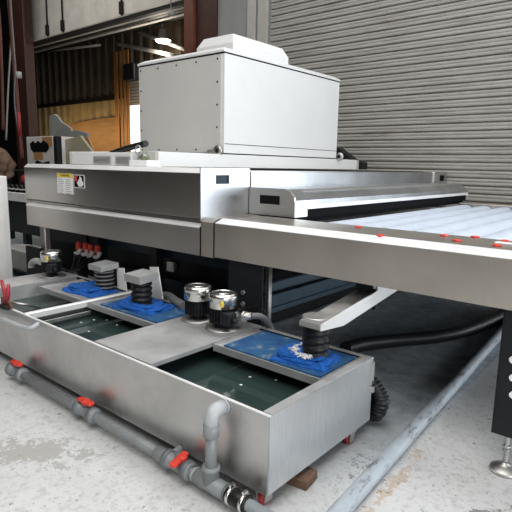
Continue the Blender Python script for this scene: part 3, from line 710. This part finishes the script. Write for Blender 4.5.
# end of chute seen at px 299..321
XA, XB = P(299.4, 322, 1, 1.92).x, P(321, 327, 1, 1.92).x
z_a = P(321, 325.5, 1, 1.92).z; z_b = P(321, 331, 1, 1.92).z
far = P(379, 290, 0, XB)
slope = (far.z-z_a)/(far.y-1.92)
ye = 2.46; ze = z_a+slope*(ye-1.92)
bot = P(396, 291, 0, XB)
obj('channel', G().prism([(1.92, z_a), (1.96, z_a+0.003), (1.97, z_a-0.006), (ye, ze-0.012), (ye, ze-0.05), (2.10, z_b-0.018), (1.92, z_b)], 0, XA, XB-0.004), 'steel_tank', c3)
obj('side_flange', G().prism([(1.918, z_a+0.002), (ye, ze+0.002), (ye+0.005, 0.79), (2.90, 0.79), (bot.y+0.1, bot.z+0.02), (bot.y, bot.z), (2.12, z_b-0.020), (1.918, z_b-0.001)], 0, XB-0.004, XB+0.003), 'steel_lip', c3, 'bright side flange')
obj('shade_plate', G().box((XA-0.01, ye+0.001, 0.60), (XB-0.006, ye+0.008, 0.79)), 'black_metal', c3)  # black sheet standing for the rail's shade inside the chute
obj('bracket', G().box((XA+0.10, ye-0.012, 0.715), (XB-0.006, ye, 0.79), 0.002), 'cast_steel', c3)
xm = -1.318
bellows(xm, 2.035, TZ1+0.012, z_b+0.012, 0.067, 5, 'black_rubber', c3)
def small_chute(x0, x1, y0, z0, z1, lab):
    c = thing('drain_chute', ((x0+x1)/2, y0, TZ1), lab, 'chute', 'drain chutes from the machine into the tank trays')
    obj('channel', G().prism([(y0, z0), (y0, z1), (y0+0.15, z1+0.012), (y0+0.15, z0+0.012)], 0, x0, x1), 'steel_cover', c)
    return c
xa, xb = P(91, 268, 1, 2.10).x, P(101, 270, 1, 2.10).x
xa += 0.03
c1 = small_chute(xa-0.0, xa+0.165, 2.06, P(97, 270, 1, 2.06).z-0.01, P(97, 266, 1, 2.06).z, 'short stainless drain chute over the leftmost tray with grey ringed bellows')
bellows(xa+0.088, 2.135, TZ1+0.012, P(97, 269, 1, 2.1).z, 0.070, 5, 'black_rubber', c1, 'grey_rubber')
xa = P(124, 272, 1, 1.95).x
c2 = small_chute(xa, xa+0.165, 1.95, P(130, 281, 1, 1.95).z-0.01, P(130, 275, 1, 1.95).z, 'short stainless drain chute over the middle tray with black bellows')
bellows(xa+0.082, 2.025, TZ1+0.012, P(130, 279, 1, 2.0).z-0.0, 0.07, 5, 'black_rubber', c2)
# pale splash plates behind the bellows
for p0, p1, p2, p3, yy, lab in (((150, 267), (158, 267), (163, 299), (152, 298), 2.19, 'pale upright splash plate right of the middle bellows'), ((117, 268), (124, 268), (127, 291), (118, 288), 2.21, 'pale upright splash plate between the two left bellows')):
    q = [P(*p, 1, yy) for p in (p0, p1, p2, p3)]
    tag(obj('splash_plate', G().prism([(v.x, max(v.z, TZ1+0.003)) for v in q], 1, yy-0.004, yy+0.004), 'paper_white'), lab, 'plate', 'splash plates on the tank')

# filter mats and towels in the trays
mz = TZ1-0.0138
tag(obj('filter_mat', G().box((-2.97, 1.90, mz), (-2.37, 2.22, mz+0.010), 0.003), 'filter_mat'), 'blue fibre filter mat lying in the middle tray', 'mat', 'blue filter mats')
tag(obj('filter_mat', G().box((-1.80, 1.89, mz), (-1.19, 2.225, mz+0.010), 0.003), 'filter_mat'), 'worn blue fibre filter mat lying in the right tray', 'mat', 'blue filter mats')
def towel(cx, cy, z0, sx, sy, rot, label, seed, layers=3):
    rnd = random.Random(seed); t = bmesh.new(); nx, ny = 28, 20
    for L_ in range(layers):
        R = Matrix.Rotation(rot+rnd.uniform(-0.12, 0.12), 4, 'Z')
        s = 1-0.11*L_; off = Vector((rnd.uniform(-.02, .02), rnd.uniform(-.01, .015), 0)); zz = z0+L_*0.0125; ph = rnd.uniform(0, 6)
        top = {}; botv = {}
        for i in range(nx+1):
            for j in range(ny+1):
                u = i/nx*2-1; v = j/ny*2-1
                cr_ = 1-0.10*(u*u*v*v)
                x = u*sx*s*cr_*(1+0.05*math.sin(3*v+ph)); y = v*sy*s*cr_*(1+0.07*math.sin(3.5*u+ph))
                e = min(1, (1-max(abs(u), abs(v)))*9)
                w = 0.0035*math.sin(7*u+3*v+ph)+0.003*math.sin(6*v-5*u+2*ph)+0.0018*rnd.random()
                p = R @ Vector((x, y, 0))+off+Vector((cx, cy, 0))
                wave = 0.004*max(0, math.sin(5*u+ph))*L_
                top[i, j] = t.verts.new((p.x, p.y, zz+0.003+wave+e**0.5*(0.011+w)))
                botv[i, j] = t.verts.new((p.x, p.y, zz+wave))
        for i in range(nx):
            for j in range(ny):
                f = t.faces.new((top[i, j], top[i+1, j], top[i+1, j+1], top[i, j+1])); f.smooth = True
                t.faces.new((botv[i, j], botv[i, j+1], botv[i+1, j+1], botv[i+1, j]))
        for i in range(nx):
            t.faces.new((top[i, 0], botv[i, 0], botv[i+1, 0], top[i+1, 0])); t.faces.new((top[i, ny], top[i+1, ny], botv[i+1, ny], botv[i, ny]))
        for j in range(ny):
            t.faces.new((top[0, j], top[0, j+1], botv[0, j+1], botv[0, j])); t.faces.new((top[nx, j], botv[nx, j], botv[nx, j+1], top[nx, j+1]))
    o = obj('blue_towel', G().merge(t), 'towel_blue')
    return tag(o, label, 'towel', 'blue towels under the bellows')
towel(-3.36, 2.07, TZ1-0.0138, 0.20, 0.135, 0.1, 'folded blue towel under the ringed bellows in the left tray', 3)
towel(-2.70, 2.04, mz+0.0105, 0.19, 0.125, 0.15, 'folded blue towel under the bellows in the middle tray', 5)
tw = towel(-1.36, 2.03, mz+0.0105, 0.155, 0.115, 0.2, 'crumpled blue towel with a white band in the right tray', 9)
g = G()
rnd = random.Random(4)
for k in range(150):
    a = rnd.uniform(2.7, 5.1); rd = rnd.uniform(0.075, 0.108); h = mz+0.052+rnd.uniform(-0.004, 0.006)
    x = xm+rd*math.cos(a)-0.01; y = 2.035+rd*math.sin(a)*0.9
    g.tube([(x, y, h), (x+rnd.uniform(-.015, .015), y+rnd.uniform(-.015, .015), h+0.006), (x+rnd.uniform(-.02, .02), y+rnd.uniform(-.02, .02), h)], 0.0024, 5)
band = obj('white_band', g, 'white_tape', tw, 'white looped fringe around the bellows')

# red valves under the machine
for i, px in enumerate((78.5, 85.5, 90.5, 97.5)):
    p = P(px, 247+i*1.2, 1, 2.75)
    t = thing('wash_valve', (p.x, p.y, p.z-0.08), ['leftmost', 'second from left', 'second from right', 'rightmost'][i]+' of the four red-handled valves under the machine panel', 'valve', 'red valves under the machine')
    obj('handle', G().box((p.x-0.028, p.y-0.02, p.z-0.035), (p.x+0.028, p.y+0.02, p.z+0.055), 0.012, rot=Matrix.Rotation(0.3, 4, 'Y')), 'valve_red', t, 'red handle')
    obj('white_elbow', G().tube(smooth_path([(p.x+0.04, p.y, p.z-0.01), (p.x+0.02, p.y-0.01, p.z-0.05), (p.x-0.03, p.y-0.02, p.z-0.065)], 5), 0.02, 10), 'paper_white', t)
    tag(obj('thin_hose', G().tube(smooth_path([(p.x-0.03, p.y-0.025, p.z-0.07), P(72+i*3, 268, 1, 2.5), P(64-i, 275+i, 1, 2.36)], 7), 0.007, 8), 'black_metal'), ['upper', 'second', 'third', 'lowest'][i]+' thin hose running from the red valves towards the lone pump motor', 'hose', 'thin hoses below the red valves')
g = G().box((P(76, 240, 1, 2.8).x, 2.80, 0.70), (P(115, 240, 1, 2.8).x, 2.84, 0.74), 0.005)
tag(obj('valve_rail', g, 'cast_steel'), 'grey manifold rail above the four red valves', 'rail')

# ================================================================== PVC PIPE LINE
py_ = TY0-0.075; pr = 0.024; pz = 0.066
pp = thing('drain_pipe', (-2.3, py_, 0), 'grey plastic drain pipe line with red-handled valves along the tank foot', 'pipe')
A0 = P(13, 371, 1, py_)
obj('main_pipe', G().tube([(A0.x, py_, pz), (-1.02, py_, pz)], pr, 20), 'pvc_grey', pp)
def xat(px, py): return P(px, py, 1, py_).x
def valve(x, ang):
    g = G().lathe((x, py_, pz), [(pr+0.002, -0.085), (pr+0.012, -0.080), (pr+0.012, -0.045), (pr+0.006, -0.04), (pr+0.006, 0.04), (pr+0.014, 0.045), (pr+0.014, 0.085), (pr+0.002, 0.09)], 24, axis=0)
    v = obj('valve_body', g, 'pvc_grey', pp)
    g = G()
    for s in (-0.062, 0.065):
      g = G(); g.lathe((x+s, py_, pz), [(pr+0.013, -0.014), (pr+0.019, -0.012), (pr+0.019, 0.012), (pr+0.013, 0.014)], 16, axis=0)
      obj('union_nut', g, 'pvc_collar', v)
    obj('stem', G().tube([(x, py_, pz+pr), (x, py_, pz+pr+0.035)], 0.014, 10), 'pvc_collar', v)
    R = Matrix.Rotation(ang, 4, 'Z')
    o = Vector((0.028, -0.018, 0)) if ang > 1 else Vector((0, 0, 0))
    hz_ = pz+pr+(0.010 if ang > 1 else 0.022)
    x += o.x
    h = G().box((x-0.056, py_-0.017+o.y, hz_), (x+0.056, py_+0.017+o.y, hz_+0.020), 0.007, rot=R)
    h.lathe((x, py_, hz_-0.004), [(0.022, 0), (0.022, 0.022), (0.016, 0.026)], 14)
    obj('handle', h, 'valve_red', v, 'red lever handle')
valve(xat(17, 371), 0.0); valve(xat(86, 408), 0.05); valve(xat(178, 466), 1.87)
for (pa_, pb_) in ((152, 168), (62, 72)):
    xa, xb = xat(pa_, 440), xat(pb_, 452)
for xx in (xat(77, 400), xat(164, 452)):
    obj('coupling', G().lathe((xx, py_, pz), [(pr, -0.05), (pr+0.008, -0.045), (pr+0.008, 0.045), (pr, 0.05)], 20, axis=0), 'pvc_grey', pp)
# short stub to tank
xs = xat(165, 452)+0.02
obj('stub', G().tube([(xs, py_, pz), (xs, TY0-0.001, pz+0.02)], 0.018, 12), 'pvc_grey', pp)
# tee and riser
xt = P(211, 478, 1, py_).x
tee = obj('tee', G().lathe((xt, py_, pz), [(pr+0.002, -0.085), (pr+0.010, -0.082), (pr+0.010, 0.082), (pr+0.002, 0.085)], 24, axis=0).lathe((xt, py_, pz), [(pr+0.010, 0), (pr+0.010, 0.062), (pr+0.014, 0.064), (pr+0.014, 0.078), (pr, 0.08)]), 'pvc_grey', pp)
obj('tee_ring', G().lathe((xt-0.095, py_, pz), [(pr+0.004, 0), (pr+0.009, 0.002), (pr+0.009, 0.016), (pr+0.004, 0.018)], 20, axis=0), 'pvc_light', tee)
zr = P(211, 424, 1, py_).z; ztop = P(213, 405, 1, py_).z
obj('riser', G().tube([(xt, py_, pz), (xt, py_, zr)], pr, 20).lathe((xt, py_, 0), [(pr+0.002, zr-0.055), (pr+0.009, zr-0.05), (pr+0.009, zr), (pr+0.002, zr+0.002)]), 'pvc_grey', pp)
el = []
ce = Vector((xt, py_+0.03, zr))
for k in range(8):
    a = PI-k*(PI/2)/7
    el.append((xt, ce.y+0.030*math.cos(a), zr+0.022+0.030*math.sin(a)))
el = [(xt, py_, zr-0.03)]+el+[(xt, TY0-0.002, zr+0.052)]
obj('elbow', G().tube(el, pr+0.006, 20).lathe((xt, TY0-0.010, zr+0.052), [(pr+0.010, 0), (pr+0.010, 0.009)], 20, axis=1), 'pvc_light', pp, 'lighter grey elbow into the tank')
# right end: reducer, rubber sleeve and clamps
xe = P(232, 492, 1, py_).x
sl = obj('rubber_sleeve', G().lathe((xe, py_, pz), [(pr+0.004, -0.02), (pr+0.010, -0.018), (pr+0.012, 0.08), (pr+0.004, 0.085)], 20, axis=0), 'black_rubber', pp)
for dx in (0.0, 0.068):
    obj('hose_clamp', G().lathe((xe+dx, py_, pz), [(pr+0.008, -0.006), (pr+0.015, -0.006), (pr+0.015, 0.006), (pr+0.008, 0.006)], 20, axis=0).box((xe+dx-0.006, py_-0.012, pz+pr+0.012), (xe+dx+0.006, py_+0.012, pz+pr+0.026)), 'chrome', sl)

# ================================================================== FLOOR CONDUIT, HOSES
a = P(339, 512, 2, 0.035); b = P(505, 328, 2, 0.035)
d = (b-a).normalized()
cpts = [a-d*0.5, a, a+(b-a)*0.33, a+(b-a)*0.66, b, b+d*0.6]
for c in cpts: c.z = 0.034
tag(obj('floor_conduit', G().tube(cpts, 0.036, 18), 'conduit'), 'scuffed grey-blue conduit pipe running across the floor under the conveyor', 'pipe')
def corr(path, rad, per, dip=0.88):
    out = []; rads = []; n = 0
    path = smooth_path(path, 14)
    # resample
    L_ = [0]
    for i in range(1, len(path)): L_.append(L_[-1]+(path[i]-path[i-1]).length)
    tot = L_[-1]; m = int(tot/per*4); j = 0
    for k in range(m+1):
        s = tot*k/m
        while j < len(L_)-2 and L_[j+1] < s: j += 1
        f = (s-L_[j])/max(1e-6, L_[j+1]-L_[j]); out.append(path[j].lerp(path[j+1], f)); rads.append(rad*(1.0 if k % 4 in (1, 2) else dip))
    return out, rads
hz = [P(345, 349, 2, 0.10), P(365, 344, 2, 0.08), P(400, 340, 2, 0.055), P(440, 336, 2, 0.055), P(470, 329, 2, 0.055), P(500, 316, 2, 0.055), P(520, 304, 2, 0.055)]
pt, rd = corr([Vector(h) for h in hz], 0.052, 0.03, 0.985)
tag(obj('discharge_hose', G().tube(pt, rd, 14), 'black_rubber'), 'long black hose lying on the floor behind the tank towards the conveyor leg', 'hose')
pt, rd = corr([(TX1-0.14, 2.36, 0.24), (TX1-0.08, 2.35, 0.24), (TX1-0.03, 2.35, 0.22), (TX1+0.012, 2.35, 0.16), (TX1+0.0, 2.35, 0.11), (TX1-0.04, 2.36, 0.07), (TX1-0.3, 2.36, 0.058)], 0.048, 0.016)
tag(obj('corrugated_hose', G().tube(pt, rd, 18), 'black_rubber'), 'black corrugated hose bulging out behind the tank end', 'hose')

# ================================================================== LEFT SIDE THINGS
# control cabinet at the frame's left edge
cr = P(10.5, 230, 1, 2.25)
kb = thing('control_cabinet', (cr.x-0.3, 2.0, 0), 'white metal cabinet cut by the left edge of the picture', 'cabinet')
obj('cabinet_body', G().box((cr.x-0.6, 1.75, 0.0), (cr.x, 2.25, P(8, 176, 1, 2.25).z), 0.012), 'cabinet_white', kb)
obj('side_panel', G().box((cr.x+0.0005, 1.79, 0.06), (cr.x+0.006, 2.20, 1.1), 0.003), 'paper_white', kb)
# infeed conveyor
ic = thing('infeed_conveyor', (-6.2, 3.4, 0), 'infeed conveyor with small black wheels left of the washing machine', 'conveyor')
za = P(16, 193, 1, 2.9).z
obj('side_rail', G().box((-9, 2.9, za-0.10), (XL-0.05, 2.96, za), 0.004), 'steel_lip', ic)
obj('rail_skirt', G().box((-9, 2.97, za-0.5), (XL-0.05, 3.0, za-0.02)), 'black_metal', ic)  # skirt drawn deep and black to add shade below the rail
for k in range(4): obj('leg', G().box((-8.9+k*1.25, 3.02, 0), (-8.82+k*1.25, 3.1, za-0.3)), 'black_metal', ic)
for k in range(16):
    x = XL-0.12-k*0.13
    for y, s in ((3.06, 0.0), (3.35, 0.05)):
        w = obj('wheel', G().lathe((x+s, y, za+0.03), [(0.02, 0), (0.055, 0.004), (0.055, 0.03), (0.02, 0.034)], 12, axis=1), 'black_rubber', ic)
    obj('axle', G().tube([(x, 3.0, za+0.03), (x, 3.9, za+0.03)], 0.012, 6), 'cast_steel', ic)
# pale carton low on the floor at the left
yq = 2.75
qa_ = P(9, 256, 1, yq); qb_ = P(32.5, 254, 1, yq); zc = P(32.5, 254, 1, yq).z
yb_ = P(31, 245, 2, zc).y
tag(obj('floor_pallet', G().box((qa_.x-0.3, yq-0.02, 0), (qb_.x+0.1, yb_+0.1, 0.04)).box((qa_.x-0.3, yq-0.02, 0.06), (qb_.x+0.1, yb_+0.1, 0.08)).box((qa_.x-0.25, yq, 0.03), (qb_.x+0.05, yb_, 0.07)), 'black_metal'), 'low dark pallet on the floor under the infeed conveyor', 'pallet')
fc = thing('flat_carton', (qa_.x, (yq+yb_)/2, 0.08), 'pale flat carton on the dark pallet at far left', 'carton')
obj('carton_body', G().box((qa_.x-0.2, yq, 0.081), (qb_.x, yb_, zc-0.012)), 'sheet_grey', fc)
obj('carton_lid', G().box((qa_.x-0.205, yq-0.005, zc-0.012), (qb_.x+0.005, yb_+0.005, zc), 0.002), 'paper_white', fc)
tag(obj('shade_backdrop', G().box((-6.6, 3.35, 0), (-4.9, 3.9, 0.74), 0.01), 'black_metal'), 'large dark crate added as shade behind the infeed conveyor legs', 'backdrop')  # black block added to darken the lit gap under the infeed
tag(obj('metal_pad', G().box((P(27, 275, 1, 2.45).x, 2.45, 0.0), (P(40, 262, 1, 2.45).x, 2.49, 0.50), 0.005), 'black_metal'), 'dark upright box behind the lone pump motor', 'box')
# workbench with boxes behind the machine (left)
wb = thing('workbench', (-7.6, 4.4, 0), 'dark workbench behind the left end of the machine', 'bench')
obj('bench_top', G().box((-9.2, 4.0, 1.16), (-6.0, 5.4, 1.20)), 'black_metal', wb)
for x in (-9.1, -6.1):
    for y in (4.1, 5.3): obj('leg', G().box((x-0.04, y-0.04, 0), (x+0.04, y+0.04, 1.16)), 'black_metal', wb)
def at(px, py, Y): return P(px, py, 1, Y)
cA = at(26, 137, 4.1); cB = at(54, 165, 4.1)
ct = thing('open_carton', ((cA.x+cB.x)/2, 4.2, 1.2), 'white and brown carton with black wavy print beside the column', 'carton')
zt_ = cA.z; w = cB.x-cA.x; h = zt_-1.2
obj('box_body', G().box((cA.x, 4.1, 1.2), (cB.x, 4.5, zt_), 0.01), 'paper_white', ct)
obj('brown_face', G().box((cA.x+w*0.62, 4.094, zt_-0.16), (cB.x-0.02, 4.099, zt_-0.01)).box((cA.x+w*0.28, 4.094, zt_-0.36), (cA.x+w*0.62, 4.099, zt_-0.22)), 'cardboard', ct)
wave = [(0.17, .17), (0.3, .10), (.4, .16), (.5, .10), (.6, .16), (.72, .10), (.88, .17), (.92, .28), (.8, .37), (.5, .36), (.3, .37), (.2, .30)]
obj('black_print', G().prism([(cA.x+w*a*0.95, zt_-b*0.66) for a, b in wave], 1, 4.088, 4.093).prism([(cA.x+w*.2, 1.2+.06), (cA.x+w*.9, 1.2+.06), (cA.x+w*.85, 1.2+.16), (cA.x+w*.6, 1.2+.13), (cA.x+w*.4, 1.2+.17)], 1, 4.088, 4.093), 'black_gap', ct)
q = at(56, 140, 4.0)
tag(obj('black_post', G().box((q.x-0.09, 4.0, 1.2), (q.x+0.02, 4.08, at(56, 136, 4.0).z), 0.01), 'black_metal'), 'black upright bar right of the printed carton', 'bar')
qa = [at(58, 141, 4.3), at(72, 138, 4.3), at(80, 135.5, 4.3), at(93, 153, 4.3), at(95, 170, 4.3), at(62, 170, 4.3)]
tag(obj('beige_board', G().prism([(v.x, max(1.201, v.z)) for v in qa], 1, 4.3, 4.34), 'beige_board'), 'beige pointed board leaning behind the louvre unit', 'board')
qa = [at(80, 136, 4.5), at(88, 138, 4.5), at(95, 154, 4.5), at(96, 168, 4.5), at(80, 168, 4.5)]
tag(obj('cardboard_flap', G().prism([(v.x, 1.2005 if v.z < 1.34 else v.z) for v in qa], 1, 4.5, 4.53), 'cardboard'), 'brown cardboard flap behind the beige board', 'cardboard')
qa = [at(49, 116, 5.0), (54, 114), (58, 117), (61, 122), (66, 125), (70, 128), (71, 131), (77, 130), (87, 133), (88, 145), (88, 165), (50, 165)]
qa = [q if not isinstance(q, tuple) else at(*q, 5.0) for q in qa]
tag(obj('grey_cut_sheet', G().prism([(v.x, 1.2005 if v.z < 1.36 else v.z) for v in qa], 1, 5.0, 5.04), 'sheet_grey'), 'pale grey sheet with a curved cut-out edge behind the carton', 'sheet')
sx = [at(49, 130, 4.99), at(86, 137, 4.99)]
# fire red machine piece & clutter at left
q = at(21, 176, 3.3)
tag(obj('red_fitting', G().lathe((q.x, 3.4, za+0.09), [(0.06, 0), (0.10, 0.03), (0.09, 0.09), (0.04, 0.12)], 16), 'caster_red'), 'dark red fitting on the infeed conveyor beside the machine', 'fitting')
rnd = random.Random(11)
bag = bmesh.new(); bmesh.ops.create_icosphere(bag, subdivisions=4, radius=1)
qc = at(4, 160, 3.5)
for v in bag.verts:
    n = 1+0.16*math.sin(7*v.co.x+3*v.co.z)+0.12*math.sin(9*v.co.y-4*v.co.z)+0.10*math.sin(13*v.co.z+5*v.co.x)
    v.co = Vector((qc.x-0.44+v.co.x*0.20*n, 3.6+v.co.y*0.2*n, za+0.095+0.22+v.co.z*0.28*(0.9+0.1*n)))
for f in bag.faces: f.smooth = True
tag(obj('plastic_bundle', G().merge(bag), 'wood_block'), 'dark crumpled bundle on the infeed conveyor at the left edge', 'bundle')
# hanging hoses and rods near the left column
px0 = None
for (pts, Y, rd_, m, lab) in (
    ([(9, -8), (12, 40), (16, 85), (19, 125), (22, 158)], 4.6, 0.035, 'hose_red', 'reddish hanging hose in front of the left column'),
    ([(11, 40), (8, 90), (6, 140)], 4.7, 0.018, 'cast_steel', 'thin grey rod hanging left of the red hose'),
    ([(16, 78), (14.5, 100), (18, 130)], 4.55, 0.014, 'grey_rubber', 'thin grey cable looping beside the red hose'),
    ([(0, 30), (2, 80), (3, 130)], 4.8, 0.03, 'hose_red', 'dark hanging hose at the left picture edge')):
    pth = [P(a, b, 1, Y) for a, b in pts]; pth[0].z = max(pth[0].z, 3.0)
    top = pth[0].copy(); top.z = 6.39; top.x -= 0.1
    hh = tag(obj('hanging_hose', G().tube([top]+smooth_path(pth, 5), rd_, 10), m), lab, 'hose', 'hoses hanging at the left column')
    if px0 is None: px0 = hh
q = P(15.8, 75, 1, 4.55)
obj('hose_coupling', G().tube([(q.x, 4.6, q.z-0.05), (q.x, 4.6, q.z+0.06)], 0.055, 12), 'sheet_grey', px0, 'pale coupling')
q0 = P(18.5, 112, 1, 4.5); q1 = P(20, 136, 1, 4.5)
obj('tape_wrap', G().tube([q1, q0], 0.032, 12), 'caster_red', px0, 'bright red wrap')

# ================================================================== LIGHT
def area(name, loc, rot, sx, sy, power, col, spread=None):
    l = bpy.data.lights.new(name, 'AREA'); l.shape = 'RECTANGLE'; l.size = sx; l.size_y = sy; l.energy = power; l.color = col
    o = bpy.data.objects.new(name, l); COL.objects.link(o); o.location = loc; o.rotation_euler = rot; return o
# daylight through the open bay in the back wall right of the shutter, and from the right
area('bay_door_daylight', (3.7, 7.3, 2.8), (-PI/2, 0, 0), 7, 5, 420, (0.86, 0.94, 1.0))
area('side_door_daylight', (8.8, -1.0, 2.6), (0, PI/2, 0), 4.5, 8, 620, (0.93, 0.97, 1.0))
# unseen overhead fill lights added for the floor, shutter and duct
area('overhead_fill_a', (-0.8, -1.2, 6.3), (0, 0, 0), 6, 5, 330, (1.0, 0.99, 0.97))
area('overhead_fill_b', (-2.0, 4.0, 6.3), (0, 0, 0), 8, 1.5, 160, (0.97, 0.98, 1.0))
area('overhead_fill_c', (-10.5, 5.0, 6.3), (0, 0, 0), 5, 1, 90, (1.0, 0.95, 0.88))
# warm lamps of the back room
area('back_room_lamp', (-13.5, 8.3, 2.2), (math.radians(70), 0, 0), 6, 0.6, 42, (1.0, 0.75, 0.42))
l = bpy.data.lights.new('high_bay', 'POINT'); l.energy = 60; l.color = (1, 0.9, 0.75); l.shadow_soft_size = 0.2
o = bpy.data.objects.new('high_bay', l); COL.objects.link(o); o.location = lp+Vector((0, 0, -0.35))
w = bpy.data.worlds.new('world'); sc.world = w; w.use_nodes = True
w.node_tree.nodes['Background'].inputs[0].default_value = (0.85, 0.92, 1.0, 1)
w.node_tree.nodes['Background'].inputs[1].default_value = 1.0

sc.view_settings.view_transform = 'Standard'; sc.view_settings.look = 'None'
sc.view_settings.gamma = 1; sc.view_settings.use_curve_mapping = False
sc.view_settings.exposure = 0.17
